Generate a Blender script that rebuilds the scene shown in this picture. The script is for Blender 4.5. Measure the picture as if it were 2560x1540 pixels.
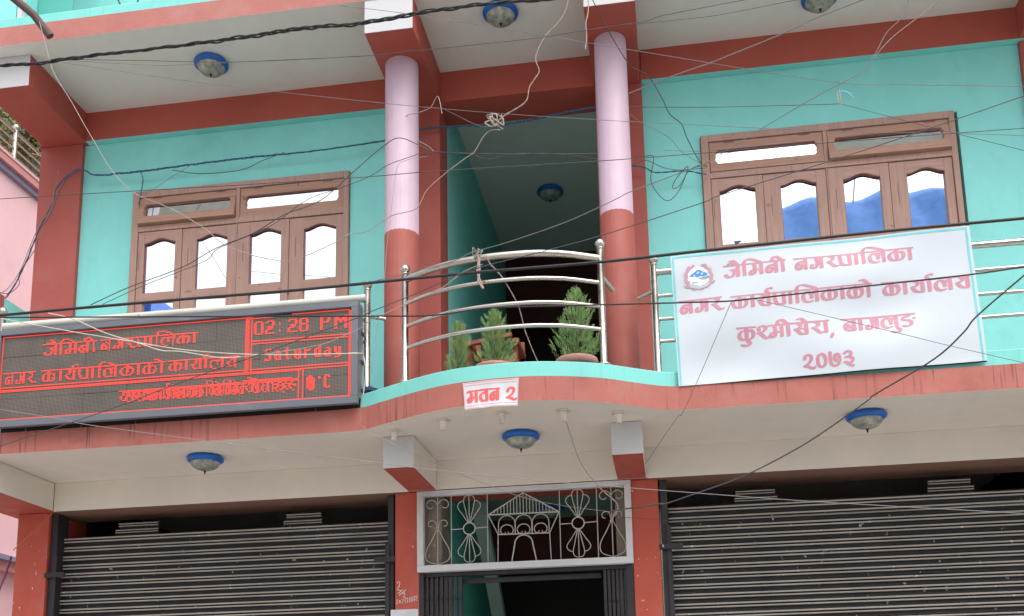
import bpy, bmesh, math, random
import numpy as np
from mathutils import Vector, Matrix

# ------------------------------------------------------------------ camera, light, exposure
scene = bpy.context.scene
for ob in list(bpy.data.objects): bpy.data.objects.remove(ob)
COL = scene.collection
rng = random.Random(7)

cam = bpy.data.cameras.new('camera'); cam_ob = bpy.data.objects.new('camera', cam); COL.objects.link(cam_ob)
cam.sensor_width = 36; cam.sensor_fit = 'HORIZONTAL'; cam.lens = 35.683
cam.shift_x = -0.01309; cam.shift_y = 0.23561
cam.clip_start = 0.05; cam.clip_end = 500
R = Matrix(((0.989233, 0.046792, 0.138668), (0.144775, -0.174246, -0.974001), (-0.021413, 0.98359, -0.179144)))
cam_ob.matrix_world = Matrix.Translation((4.00882, -6.73807, 0.92283)) @ R.to_4x4()
scene.camera = cam_ob

world = bpy.data.worlds.new('World'); scene.world = world; world.use_nodes = True
nt = world.node_tree; nt.nodes.clear()
sky = nt.nodes.new('ShaderNodeTexSky'); sky.sky_type = 'NISHITA'; sky.sun_disc = False
SUN_EL, SUN_ROT = math.radians(58), math.radians(148)
sky.sun_elevation = SUN_EL; sky.sun_rotation = SUN_ROT
sky.air_density = 1.0; sky.dust_density = 4.0; sky.ozone_density = 1.0
hsv = nt.nodes.new('ShaderNodeHueSaturation'); hsv.inputs['Saturation'].default_value = 0.22   # overcast: grey white
bg = nt.nodes.new('ShaderNodeBackground'); bg.inputs['Strength'].default_value = 0.15
wo = nt.nodes.new('ShaderNodeOutputWorld')
nt.links.new(sky.outputs[0], hsv.inputs['Color']); nt.links.new(hsv.outputs[0], bg.inputs[0]); nt.links.new(bg.outputs[0], wo.inputs[0])

sun = bpy.data.lights.new('sun', 'SUN'); sun.energy = 0.5; sun.angle = math.radians(35); sun.color = (1, .97, .93)
sun_ob = bpy.data.objects.new('sun', sun); COL.objects.link(sun_ob)
az = SUN_ROT   # sun stands behind the camera, over the street
sdir = Vector((math.sin(az)*math.cos(SUN_EL), math.cos(az)*math.cos(SUN_EL), math.sin(SUN_EL)))
sun_ob.rotation_euler = sdir.to_track_quat('Z', 'Y').to_euler()

scene.view_settings.view_transform = 'Standard'; scene.view_settings.look = 'None'
scene.view_settings.gamma = 1; scene.view_settings.use_curve_mapping = False
scene.view_settings.exposure = 1.12
scene.cycles.max_bounces = 8; scene.cycles.diffuse_bounces = 5; scene.cycles.glossy_bounces = 4
scene.cycles.transparent_max_bounces = 6; scene.cycles.use_denoising = True

# ------------------------------------------------------------------ materials
def _base(name):
    m = bpy.data.materials.new(name); m.use_nodes = True
    n = m.node_tree; b = n.nodes['Principled BSDF']; return m, n, b
def noise(n, scale, detail=4, stretch=(1, 1, 1), rough=.55):
    tc = n.nodes.new('ShaderNodeNewGeometry'); mp = n.nodes.new('ShaderNodeMapping'); mp.inputs['Scale'].default_value = stretch
    t = n.nodes.new('ShaderNodeTexNoise'); t.inputs['Scale'].default_value = scale; t.inputs['Detail'].default_value = detail
    t.inputs['Roughness'].default_value = rough
    n.links.new(tc.outputs['Position'], mp.inputs[0]); n.links.new(mp.outputs[0], t.inputs['Vector']); return t
def ramp(n, src, a, b, lo=0., hi=1.):
    r = n.nodes.new('ShaderNodeMapRange'); r.inputs[1].default_value = a; r.inputs[2].default_value = b
    r.inputs[3].default_value = lo; r.inputs[4].default_value = hi; n.links.new(src, r.inputs[0]); return r.outputs[0]
def mix(n, fac, ca, cb, mode='MIX'):
    m = n.nodes.new('ShaderNodeMix'); m.data_type = 'RGBA'; m.blend_type = mode
    for sock, v in ((m.inputs[0], fac), (m.inputs[6], ca), (m.inputs[7], cb)):
        if hasattr(v, 'is_linked') or isinstance(v, bpy.types.NodeSocket): n.links.new(v, sock)
        else: sock.default_value = v if not isinstance(v, tuple) else (*v, 1)
    return m.outputs[2]
def paint(name, col, rough=.6, var=.12, stain=0., stain_col=None, drip=0., bump=.25, chips=0., chip_col=(.6, .57, .52), spec=.35, metal=0., blotch=0.):
    """painted plaster or metal: uneven tone, dirt, drip marks, flakes, fine relief"""
    m, n, b = _base(name)
    big = noise(n, 1.6, 3); med = noise(n, 9, 5); fine = noise(n, 160, 3)
    c = mix(n, ramp(n, big.outputs[0], .3, .7), tuple(x*(1-var) for x in col), tuple(min(1, x*(1+var)) for x in col))
    c = mix(n, ramp(n, med.outputs[0], .35, .65, 0, .5), c, tuple(x*(1-var*.8) for x in col))
    sc = stain_col or tuple(x*.45 for x in col)
    if blotch:
        t = noise(n, 3.2, 6, rough=.65); c = mix(n, ramp(n, t.outputs[0], .52, .66, 0, blotch), c, tuple(min(1, x*.72+.10) for x in col))
    if stain:
        t = noise(n, 2.3, 8, rough=.7); c = mix(n, ramp(n, t.outputs[0], .56, .72, 0, stain), c, sc)
    if drip:
        t = noise(n, 1, 3, (48, 48, 2.0)); t2 = noise(n, 2.2, 2)
        k = n.nodes.new('ShaderNodeMath'); k.operation = 'MULTIPLY'
        n.links.new(ramp(n, t.outputs[0], .56, .66, 0, drip), k.inputs[0]); n.links.new(ramp(n, t2.outputs[0], .42, .62), k.inputs[1])
        c = mix(n, k.outputs[0], c, sc)
    if chips:
        t = noise(n, 26, 4, (1, 1, .7), .6); c = mix(n, ramp(n, t.outputs[0], 1-chips, 1-chips+.015), c, chip_col)
    n.links.new(c, b.inputs['Base Color'])
    b.inputs['Metallic'].default_value = metal; b.inputs['Specular IOR Level'].default_value = spec
    n.links.new(ramp(n, med.outputs[0], .3, .7, max(.05, rough-.08), min(1, rough+.1)), b.inputs['Roughness'])
    bp = n.nodes.new('ShaderNodeBump'); bp.inputs['Strength'].default_value = bump; bp.inputs['Distance'].default_value = .004
    ad = n.nodes.new('ShaderNodeMath'); ad.operation = 'ADD'; n.links.new(fine.outputs[0], ad.inputs[0]); n.links.new(med.outputs[0], ad.inputs[1])
    n.links.new(ad.outputs[0], bp.inputs['Height']); n.links.new(bp.outputs[0], b.inputs['Normal'])
    return m
def plain(name, col, rough=.5, metal=0., spec=.4, emit=0.):
    m, n, b = _base(name)
    t = noise(n, 14, 3); n.links.new(mix(n, ramp(n, t.outputs[0], .3, .7), tuple(x*.9 for x in col), tuple(min(1, x*1.08) for x in col)), b.inputs['Base Color'])
    b.inputs['Roughness'].default_value = rough; b.inputs['Metallic'].default_value = metal; b.inputs['Specular IOR Level'].default_value = spec
    if emit: b.inputs['Emission Color'].default_value = (*col, 1); b.inputs['Emission Strength'].default_value = emit
    return m
def wood(name, col, rough=.55, across=False):
    m, n, b = _base(name)
    st = (3, 3, 60) if across else (60, 60, 3)
    g = noise(n, 1, 5, st); k = noise(n, 14, 2); d = noise(n, 5, 5)
    c = mix(n, ramp(n, g.outputs[0], .3, .7), tuple(x*.84 for x in col), tuple(x*1.1 for x in col))
    c = mix(n, ramp(n, k.outputs[0], .68, .74, 0, .7), c, tuple(x*.35 for x in col))
    c = mix(n, ramp(n, d.outputs[0], .5, .7, 0, .3), c, tuple(min(1, x*1.25) for x in col))
    n.links.new(c, b.inputs['Base Color']); b.inputs['Roughness'].default_value = rough; b.inputs['Specular IOR Level'].default_value = .3
    bp = n.nodes.new('ShaderNodeBump'); bp.inputs['Strength'].default_value = .3; bp.inputs['Distance'].default_value = .002
    n.links.new(g.outputs[0], bp.inputs['Height']); n.links.new(bp.outputs[0], b.inputs['Normal']); return m
M = {}
M['teal'] = paint('teal_paint', (.24, .67, .635), .62, .07, .45, (.17, .50, .47), drip=.22, bump=.2)
M['teal_curb'] = paint('teal_curb_paint', (.20, .60, .55), .6, .06, .25, (.13, .4, .36), drip=.3, bump=.3)
M['teal_dark'] = paint('darker_teal_paint', (.10, .42, .36), .6, .06, .1, bump=.2)
M['red'] = paint('red_oxide_paint', (.40, .085, .062), .6, .07, .12, (.27, .05, .04), bump=.25)
M['red_low'] = paint('red_pillar_paint', (.46, .085, .055), .62, .07, .25, (.30, .07, .05), chips=.315, bump=.25, blotch=.3)
M['red_col'] = paint('red_column_paint', (.40, .095, .075), .6, .07, .35, (.28, .08, .07), bump=.25, blotch=.2, drip=.2)
M['red_round'] = paint('brick_red_column_paint', (.30, .078, .060), .62, .08, .45, (.20, .06, .05), bump=.4, blotch=.15, drip=.3)
M['fascia'] = paint('faded_red_fascia', (.41, .135, .108), .65, .10, .45, (.17, .055, .05), drip=.95, bump=.5, blotch=.35)
M['fascia_up'] = paint('peeling_red_fascia', (.44, .165, .14), .7, .10, .55, (.36, .13, .11), drip=.2, bump=1.0, blotch=.6)
M['pink'] = paint('lilac_pink_paint', (.50, .37, .45), .5, .05, .5, (.40, .30, .36), drip=.35, bump=.35)
M['white'] = paint('white_paint', (.53, .53, .545), .6, .03, .22, (.55, .54, .52), drip=.12, bump=.2)
M['soffit'] = paint('soffit_distemper', (.72, .66, .595), .75, .06, .5, (.60, .565, .52), bump=.2)
M['soffit_up'] = paint('soffit_grey_distemper', (.72, .735, .69), .75, .05, .4, (.60, .58, .54), bump=.2)
M['brown_paint'] = paint('brown_primer', (.23, .125, .09), .8, .1, .3, bump=.4)
M['raw'] = paint('bare_plaster', (.25, .21, .18), .9, .15, .6, (.42, .38, .33), bump=1.0, chips=.35, chip_col=(.40, .36, .30))
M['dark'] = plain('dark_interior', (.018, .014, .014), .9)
M['floor'] = paint('cement_floor', (.28, .27, .25), .8, .1, .3, bump=.4)
M['wood'] = wood('window_wood_paint', (.40, .245, .20))
M['wood_h'] = wood('window_wood_rail_paint', (.40, .245, .20), across=True)
M['wood_tan'] = wood('transom_wood_paint', (.39, .225, .165), across=True)
M['bead'] = plain('maroon_bead', (.20, .075, .085), .5)
M['glass'] = plain('reflective_glass', (.80, .83, .86), .015, 1.0)
M['steel'] = paint('stainless_steel', (.56, .53, .48), .27, .06, .1, bump=.03, metal=1., spec=.5)
M['steel_white'] = paint('cream_coated_tube', (.56, .55, .51), .35, .04, .2, bump=.05, spec=.5)
M['frame_grey'] = paint('grey_coated_sheet', (.125, .135, .16), .45, .07, .3, (.28, .29, .31), bump=.08, spec=.5)
M['blue'] = plain('blue_enamel', (.008, .12, .46), .3)
M['black'] = paint('black_enamel', (.028, .026, .03), .5, .15, .3, (.09, .085, .085), bump=.3, chips=.27, chip_col=(.45, .42, .38))
M['slat'] = paint('black_slat_paint', (.010, .009, .010), .55, .2, .35, (.06, .05, .045), bump=.3, chips=.325, chip_col=(.35, .33, .30))
M['slat_worn_sheen'] = paint('worn_sheen_slat_edge', (.42, .385, .345), .5, .2, .6, (.15, .13, .115), bump=.3, chips=.32, chip_col=(.70, .69, .66))  # worn paint, with the sky's sheen on the beads put into the pale tone
M['iron_white'] = paint('white_iron', (.44, .42, .38), .55, .1, .4, (.30, .26, .2), bump=.2)
M['frame_white'] = paint('chalky_white_frame', (.60, .60, .61), .7, .06, .5, (.36, .34, .31), drip=.3, bump=.5)
M['paper'] = plain('white_paper', (.60, .61, .65), .7)
M['banner'] = paint('white_flex_banner', (.54, .59, .635), .4, .015, .1, (.66, .70, .73), bump=.05)
M['banner_edge'] = plain('turquoise_print', (.16, .56, .60), .45)
M['ink'] = plain('faded_pink_ink', (.51, .225, .285), .5)
M['ink_red'] = plain('red_ink', (.72, .12, .12), .5)
M['e_red'] = plain('emblem_rose_print', (.52, .30, .36), .5); M['e_blue'] = plain('emblem_blue_print', (.07, .27, .72), .5)
M['e_light'] = plain('emblem_light_print', (.52, .66, .85), .5)
M['e_green'] = plain('emblem_green_print', (.19, .36, .36), .5); M['e_grey'] = plain('emblem_grey_print', (.45, .50, .52), .5)
M['e_white'] = plain('emblem_white_print', (.86, .88, .9), .5)
M['led'] = None
M['pot'] = paint('pink_plastic_pot', (.46, .25, .21), .5, .06, .2, bump=.1)
M['soil'] = plain('dark_soil', (.05, .035, .025), .95)
M['chair'] = wood('varnished_wood', (.28, .08, .045), .35)
M['porcelain'] = plain('cream_bakelite', (.66, .61, .54), .5)
M['chalk'] = plain('chalk_mark', (.75, .70, .68), .9)
M['nb_pink'] = paint('neighbour_pink_paint', (.92, .56, .60), .65, .04, .15, bump=.2)
M['nb_band'] = paint('neighbour_salmon_band', (.62, .27, .27), .6, .08, .2, bump=.2)
M['nb_cap'] = paint('neighbour_pale_cap', (.72, .42, .42), .6, .05, .3, bump=.2)
M['nb_blue'] = paint('neighbour_slate_strip', (.30, .27, .38), .6, .08, .1, bump=.2)
M['concrete'] = paint('street_concrete', (.38, .37, .35), .75, .12, .4, (.2, .19, .18), bump=.5)
M['opp'] = paint('cream_render', (.52, .48, .42), .75, .1, .4, bump=.4)
M['tarp'] = paint('blue_tarpaulin', (.16, .34, .78), .85, .12, .4, (.24, .44, .84), bump=.6, spec=.08)
M['tarp_bright'] = paint('bright_blue_tarpaulin', (.05, .19, .74), .4, .08, .1, bump=.3)
M['leaf_far'] = plain('hill_leaf', (.10, .13, .05), .7); M['leaf_far_y'] = plain('hill_leaf_dry', (.26, .22, .08), .7)
M['bark'] = plain('bark', (.12, .09, .07), .9)
M['rust'] = paint('rusty_pipe', (.115, .07, .065), .6, .3, .6, (.30, .20, .16), bump=.8)
for k, c, r in (('cable_black', (.022, .02, .022), .45), ('cable_dark', (.06, .055, .06), .5), ('cable_grey', (.17, .16, .17), .5), ('cable_pale', (.33, .28, .24), .55),
                ('cable_light', (.24, .225, .22), .5), ('cable_cream', (.56, .51, .43), .5), ('cable_blue', (.04, .12, .22), .45), ('cable_orange', (.45, .18, .07), .5),
                ('cable_purple', (.10, .03, .10), .4), ('rope', (.40, .29, .26), .9), ('tie_blue', (.16, .48, .72), .4), ('tape_navy', (.03, .05, .12), .4)):
    M[k] = plain(k, c, r)
def mat_lampglass():
    m, n, b = _base('frosted_lamp_glass')
    t = noise(n, 22, 3); n.links.new(mix(n, ramp(n, t.outputs[0], .35, .65), (.15, .19, .19), (.42, .41, .33)), b.inputs['Base Color'])
    b.inputs['Roughness'].default_value = .22; b.inputs['Coat Weight'].default_value = .3; return m
M['lampglass'] = mat_lampglass()
def mat_leaf(name, a, c):
    m, n, b = _base(name)
    t = noise(n, 30, 3); n.links.new(mix(n, ramp(n, t.outputs[0], .35, .65), a, c), b.inputs['Base Color'])
    b.inputs['Roughness'].default_value = .55; b.inputs['Specular IOR Level'].default_value = .25
    b.inputs['Transmission Weight'].default_value = 0; return m
M['leaf'] = mat_leaf('thuja_leaf', (.125, .26, .085), (.27, .42, .16))
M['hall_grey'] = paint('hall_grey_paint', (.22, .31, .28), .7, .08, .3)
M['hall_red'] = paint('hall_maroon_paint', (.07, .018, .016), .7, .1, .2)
M['leaf_y'] = mat_leaf('thuja_leaf_young', (.24, .32, .10), (.28, .28, .12))
def mat_module():
    """dark LED module face: pitch grid of unlit diodes"""
    m, n, b = _base('unlit_led_face')
    g = n.nodes.new('ShaderNodeTexCoord'); s = n.nodes.new('ShaderNodeSeparateXYZ'); n.links.new(g.outputs['Object'], s.inputs[0])
    outs = []
    for i in (0, 2):
        d = n.nodes.new('ShaderNodeMath'); d.operation = 'DIVIDE'; d.inputs[1].default_value = PITCH[i]; n.links.new(s.outputs[i], d.inputs[0])
        f = n.nodes.new('ShaderNodeMath'); f.operation = 'FRACT'; n.links.new(d.outputs[0], f.inputs[0])
        k = n.nodes.new('ShaderNodeMath'); k.operation = 'PINGPONG'; k.inputs[1].default_value = .5; n.links.new(f.outputs[0], k.inputs[0])
        outs.append(ramp(n, k.outputs[0], .1, .22))
    q = n.nodes.new('ShaderNodeMath'); q.operation = 'MULTIPLY'; n.links.new(outs[0], q.inputs[0]); n.links.new(outs[1], q.inputs[1])
    t = noise(n, 6, 4)
    c = mix(n, ramp(n, t.outputs[0], .3, .7), (.15, .12, .10), (.20, .165, .135))
    n.links.new(mix(n, q.outputs[0], (.035, .03, .027), c), b.inputs['Base Color']); b.inputs['Roughness'].default_value = .55; return m
PITCH = {0: 2.391/256, 2: .576/64}
M['led'] = mat_module()
def mat_lit():
    m, n, b = _base('lit_red_diodes'); b.inputs['Base Color'].default_value = (.3, .02, .02, 1)
    b.inputs['Emission Color'].default_value = (1, .075, .045, 1); b.inputs['Emission Strength'].default_value = 0.45; return m
M['lit'] = mat_lit()
def mat_stonewall():
    m, n, b = _base('retaining_wall_blocks')
    tc = n.nodes.new('ShaderNodeTexCoord'); mp = n.nodes.new('ShaderNodeMapping'); mp.inputs['Rotation'].default_value = (math.radians(90), 0, 0)
    br = n.nodes.new('ShaderNodeTexBrick'); br.inputs['Scale'].default_value = 5; br.inputs['Color1'].default_value = (.20, .19, .16, 1); br.inputs['Color2'].default_value = (.27, .25, .21, 1)
    br.inputs['Mortar'].default_value = (.12, .115, .10, 1); br.inputs['Mortar Size'].default_value = .03
    n.links.new(tc.outputs['Object'], mp.inputs[0]); n.links.new(mp.outputs[0], br.inputs['Vector'])
    t = noise(n, 1.5, 6); n.links.new(mix(n, ramp(n, t.outputs[0], .45, .65, 0, .6), br.outputs[0], (.12, .14, .07)), b.inputs['Base Color'])
    bp = n.nodes.new('ShaderNodeBump'); bp.inputs['Strength'].default_value = .8; bp.inputs['Distance'].default_value = .03; bp.invert = True
    n.links.new(br.outputs[1], bp.inputs['Height']); n.links.new(bp.outputs[0], b.inputs['Normal']); b.inputs['Roughness'].default_value = .9; return m
M['stonewall'] = mat_stonewall()

# ------------------------------------------------------------------ mesh helpers
def origin(o):
    v = Vector((0, 0, 0))
    while o is not None: v = v + o.location; o = o.parent
    return v
class MB:
    """collects shapes in world coordinates; build() links them as one mesh object"""
    def __init__(s): s.v = []; s.f = []; s.m = []; s.sm = []
    def add(s, vs, fs, mi=0, smooth=False):
        o = len(s.v); s.v += [tuple(v) for v in vs]
        for i, f in enumerate(fs):
            s.f.append(tuple(o+k for k in f)); s.m.append(mi[i] if isinstance(mi, (list, tuple)) else mi); s.sm.append(smooth)
        return s
    def box(s, x0, x1, y0, y1, z0, z1, mi=0):
        """mi may be a 6-list: bottom, top, front(-y), right(+x), back, left"""
        x0, x1 = sorted((x0, x1)); y0, y1 = sorted((y0, y1)); z0, z1 = sorted((z0, z1))
        vs = [(x0, y0, z0), (x1, y0, z0), (x1, y1, z0), (x0, y1, z0), (x0, y0, z1), (x1, y0, z1), (x1, y1, z1), (x0, y1, z1)]
        return s.add(vs, [(0, 3, 2, 1), (4, 5, 6, 7), (0, 1, 5, 4), (1, 2, 6, 5), (2, 3, 7, 6), (3, 0, 4, 7)], mi)
    def prism_y(s, prof, y0, y1, mi=0):
        """outline in (x, z), extruded along y"""
        n = len(prof); A = sum(prof[i][0]*prof[(i+1) % n][1]-prof[(i+1) % n][0]*prof[i][1] for i in range(n))
        if A < 0: prof = prof[::-1]
        vs = [(x, y0, z) for x, z in prof]+[(x, y1, z) for x, z in prof]
        fs = [tuple(range(n)), tuple(range(2*n-1, n-1, -1))]+[(i, n+i, n+(i+1) % n, (i+1) % n) for i in range(n)]
        return s.add(vs, fs, mi)
    def prism_z(s, prof, z0, z1, mi=(0, 0, 0)):
        """outline in (x, y), extruded along z; mi = bottom, top, side"""
        n = len(prof); A = sum(prof[i][0]*prof[(i+1) % n][1]-prof[(i+1) % n][0]*prof[i][1] for i in range(n))
        if A < 0: prof = prof[::-1]
        vs = [(x, y, z0) for x, y in prof]+[(x, y, z1) for x, y in prof]
        fs = [tuple(range(n-1, -1, -1)), tuple(range(n, 2*n))]+[(i, (i+1) % n, n+(i+1) % n, n+i) for i in range(n)]
        return s.add(vs, fs, [mi[0], mi[1]]+[mi[2]]*n)
    def prism_x(s, prof, x0, x1, mi=0):
        """outline in (y, z), extruded along x; mi may list one index per side face"""
        n = len(prof); vs = [(x0, y, z) for y, z in prof]+[(x1, y, z) for y, z in prof]
        A = sum(prof[i][0]*prof[(i+1) % n][1]-prof[(i+1) % n][0]*prof[i][1] for i in range(n))
        fs = [tuple(range(n)), tuple(range(2*n-1, n-1, -1))]+[(i, n+i, n+(i+1) % n, (i+1) % n) for i in range(n)]
        if A > 0: fs = [f[::-1] for f in fs]
        return s.add(vs, fs, ([0, 0]+list(mi)) if isinstance(mi, (list, tuple)) else mi)
    def tube(s, pts, r, seg=8, mi=0, cap=True, taper=None):
        P = [Vector(p) for p in pts]; n = len(P); vs = []; up = None
        for i, p in enumerate(P):
            t = (P[min(i+1, n-1)]-P[max(i-1, 0)])
            if t.length < 1e-9: t = Vector((0, 0, 1))
            t.normalize()
            if up is None: up = t.orthogonal().normalized()
            a = (up-t*up.dot(t)); a = a.normalized() if a.length > 1e-6 else t.orthogonal().normalized(); up = a; b = t.cross(a)
            rr = r*(1+(taper-1)*i/(n-1)) if taper is not None else r
            vs += [p+(a*math.cos(2*math.pi*k/seg)+b*math.sin(2*math.pi*k/seg))*rr for k in range(seg)]
        fs = [(i*seg+k, i*seg+(k+1) % seg, (i+1)*seg+(k+1) % seg, (i+1)*seg+k) for i in range(n-1) for k in range(seg)]
        s.add(vs, fs, mi, True)
        if cap: s.add(vs[:seg], [tuple(range(seg-1, -1, -1))], mi); s.add(vs[-seg:], [tuple(range(seg))], mi)
        return s
    def lathe(s, cx, cy, prof, seg=32, mi=0, smooth=True):
        """prof: (radius, z) from one end to the other; mi may be one index per ring band"""
        n = len(prof); vs = [(cx+r*math.cos(2*math.pi*k/seg), cy+r*math.sin(2*math.pi*k/seg), z) for r, z in prof for k in range(seg)]
        fs = []; ms = []
        for i in range(n-1):
            for k in range(seg): fs.append((i*seg+k, i*seg+(k+1) % seg, (i+1)*seg+(k+1) % seg, (i+1)*seg+k)); ms.append(mi[i] if isinstance(mi, (list, tuple)) else mi)
        return s.add(vs, fs, ms, smooth)
    def ball(s, c, r, mi=0, seg=16):
        n = seg//2; return s.lathe(c[0], c[1], [(max(1e-4, r*math.sin(math.pi*i/n)), c[2]-r*math.cos(math.pi*i/n)) for i in range(n+1)], seg, mi)
    def build(s, name, mats, parent=None, bevel=0., loc=None):
        me = bpy.data.meshes.new(name)
        if parent is not None: off = origin(parent)
        elif loc is not None: off = Vector(loc)
        else:
            a = np.array(s.v); off = Vector(((a[:, 0].min()+a[:, 0].max())/2, (a[:, 1].min()+a[:, 1].max())/2, a[:, 2].min()))
        me.from_pydata([(v[0]-off.x, v[1]-off.y, v[2]-off.z) for v in s.v], [], s.f)
        for m in (mats if isinstance(mats, (list, tuple)) else [mats]): me.materials.append(M[m] if isinstance(m, str) else m)
        me.polygons.foreach_set('material_index', s.m); me.polygons.foreach_set('use_smooth', s.sm); me.update()
        o = bpy.data.objects.new(name, me); COL.objects.link(o)
        if parent is not None: o.parent = parent
        else: o.location = off
        if bevel:
            b = o.modifiers.new('edge_wear', 'BEVEL'); b.width = bevel; b.segments = 2; b.limit_method = 'ANGLE'; b.angle_limit = math.radians(40)
        return o
def thing(name, label, cat, loc, group=None):
    o = bpy.data.objects.new(name, None); COL.objects.link(o); o.location = loc; o.empty_display_size = .1
    o['label'] = label; o['category'] = cat
    if group: o['group'] = group
    return o
def tag(o, label, cat, group=None):
    o['label'] = label; o['category'] = cat
    if group: o['group'] = group
    return o
def struct(o): o['kind'] = 'structure'; return o
def copy_tree(o, parent=None, loc=None):
    c = o.copy(); COL.objects.link(c); c.parent = parent
    if loc is not None: c.location = loc
    for ch in list(o.children): copy_tree(ch, c)
    return c
def cat_rom(pts, n=8):
    out = []; p = [pts[0]]+list(pts)+[pts[-1]]
    for i in range(1, len(p)-2):
        a, b, c, d = p[i-1:i+3]
        for k in range(n):
            t = k/n; out.append(tuple(.5*(2*b[j]+(-a[j]+c[j])*t+(2*a[j]-5*b[j]+4*c[j]-d[j])*t*t+(-a[j]+3*b[j]-3*c[j]+d[j])*t**3) for j in range(len(b))))
    out.append(tuple(pts[-1])); return out

# ------------------------------------------------------------------ ground, street, surroundings
Z0, ZS, ZU = -.68, 2.8, 5.8           # street, first floor slab underside, second floor slab underside
mb = MB(); mb.box(-120, 120, -120, 120, Z0-.5, Z0); struct(mb.build('street', 'concrete', loc=(0, 0, Z0)))

BULGE = [(2.02, -.868), (2.175, -.885), (2.306, -.955), (2.44, -1.03), (2.62, -1.122), (2.81, -1.192), (3.02, -1.226), (3.21, -1.231), (3.35, -1.214), (3.51, -1.175), (3.68, -1.11), (3.84, -1.01), (4.0, -.912), (4.11, -.872)]
BC = cat_rom(BULGE, 6)
def ybulge(x, base=-.866):
    if x <= BC[0][0] or x >= BC[-1][0]: return base
    for (a, b), (c, d) in zip(BC, BC[1:]):
        if a <= x <= c: return b+(d-b)*(x-a)/(c-a+1e-9)
    return base
XL, XR = -.76, 8.2
b = thing('office_building', 'two storey painted concrete office building, teal walls with red beams and a bowed central balcony', 'building', (3.05, 0, Z0))

# slabs (material slots: underside, red edge, floor)
front = [(x, ybulge(x)) for x in [XL, 1.0, 1.8]]+[(x, y) for x, y in BC]+[(4.6, -.866), (6, -.866), (XR, -.866)]
MB().prism_z(front+[(XR, 3.4), (XL, 3.4)], ZS, ZS+.146, (0, 2, 1)).build('slab', ['soffit', 'fascia', 'floor'], b)
MB().prism_z([(XL, -.888), (XR, -.888), (XR, 3.4), (XL, 3.4)], ZU, ZU+.147, (0, 2, 1)).build('slab', ['soffit_up', 'fascia_up', 'floor'], b)
# curbs on the slab edges
inner = [(x, y+.10) for x, y in front[::-1]]
MB().prism_z([(x, y+.022) for x, y in front]+inner, ZS+.146, ZS+.245, (0, 0, 0)).build('curb', 'teal_curb', b, bevel=.006)
MB().prism_z([(XL, -.862), (XR, -.862), (XR, -.76), (XL, -.76)], ZU+.147, ZU+.238).build('curb', 'teal_curb', b, bevel=.006)

# wall beams under the slabs
MB().box(-.347, 2.16, -.06, .2, 5.557, ZU-.001, [1, 0, 0, 0, 0, 0]).build('beam', ['red', 'teal'], b)
MB().box(2.165, 3.975, -.062, .26, 5.555, ZU-.001).build('beam', ['red'], b)
MB().box(3.98, XR, -.06, .2, 5.557, ZU-.001, [1, 0, 0, 0, 0, 0]).build('beam', ['red', 'teal'], b)
MB().box(-.40, 2.25, -.09, .31, 2.588, ZS-.001, [1, 0, 0, 0, 0, 0]).build('beam', ['soffit', 'brown_paint'], b)
MB().box(2.25, 3.90, -.088, .3, 2.592, ZS-.001, [1, 0, 0, 0, 0, 0]).build('beam', ['soffit', 'red'], b)
MB().box(3.90, XR, -.09, .31, 2.588, ZS-.001, [1, 0, 0, 0, 0, 0]).build('beam', ['soffit', 'brown_paint'], b)
# cantilever beams, white ends (slots: red, white)
for x0, x1, y0 in ((-.705, -.348, -.775), (2.163, 2.495, -.885), (3.632, 3.965, -.885), (6.562, 6.9, -.885)):
    MB().box(x0, x1, y0, -.063, 5.553, ZU-.002, [0, 0, 1, 0, 0, 0]).build('cantilever_beam', ['red', 'white'], b, bevel=.004)
for x0, x1, y0 in ((-.80, -.402, -.80), (2.252, 2.452, -.71), (3.697, 3.888, -.71), (6.60, 6.82, -.71)):
    MB().box(x0, x1, y0, -.092, 2.592, ZS-.002, [0, 0, 1, 2, 2, 2]).build('cantilever_beam', ['red', 'white', 'soffit'], b, bevel=.004)

MB().box(-.737, -.348, -.0625, .2, 5.557, ZU-.001).build('beam', 'red', b)
MB().box(-.80, -.403, -.0915, .31, 2.592, ZS-.003).build('beam', 'red', b)
MB().box(-.70, -.47, .301, 3.4, Z0, ZS-.004).build('side_wall', 'red_low', b)
MB().box(-.737, -.55, .221, 3.4, ZS+.147, ZU-.004).build('side_wall', 'teal', b)
# pilasters
for x0, x1 in ((-.737, -.383), (2.165, 2.480), (3.640, 3.977), (6.572, 6.93)):
    MB().box(x0, x1, -.035, .22, ZS+.146, 5.556 if x0 != 2.165 and x0 != 3.64 else 5.554).build('pilaster', 'red_col' if x0 > -1 else 'red', b, bevel=.004)
for x0, x1 in ((-.70, -.452), (2.150, 2.318), (3.780, 3.962), (6.60, 6.85)):
    MB().box(x0, x1, -.055, .30, Z0, 2.590).build('pilaster', 'red_low', b, bevel=.005)
for x0, x1 in ((2.320, 2.462), (3.668, 3.778)):
    MB().box(x0, x1, .03, .28, Z0, 2.590).build('bare_column', 'raw', b, bevel=.01)
# round columns, pink above red
for cx, r in ((2.322, .116), (3.780, .109)):
    MB().lathe(cx, -.514, [(r+.002, ZS+.146), (r+.002, 4.262), (r, 4.264), (r, 5.552)], 48, [1, 1, 0]).build('round_column', ['pink', 'red_round'], b)
for o in [c for c in b.children if c.name.startswith('round_column')]:
    for v in o.data.vertices:
        zz = v.co.z+Z0
        if 4.25 < zz < 4.28: a = math.atan2(v.co.y, v.co.x); v.co.z += .0018*math.sin(5*v.co.x*40+v.co.y*31)

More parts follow.
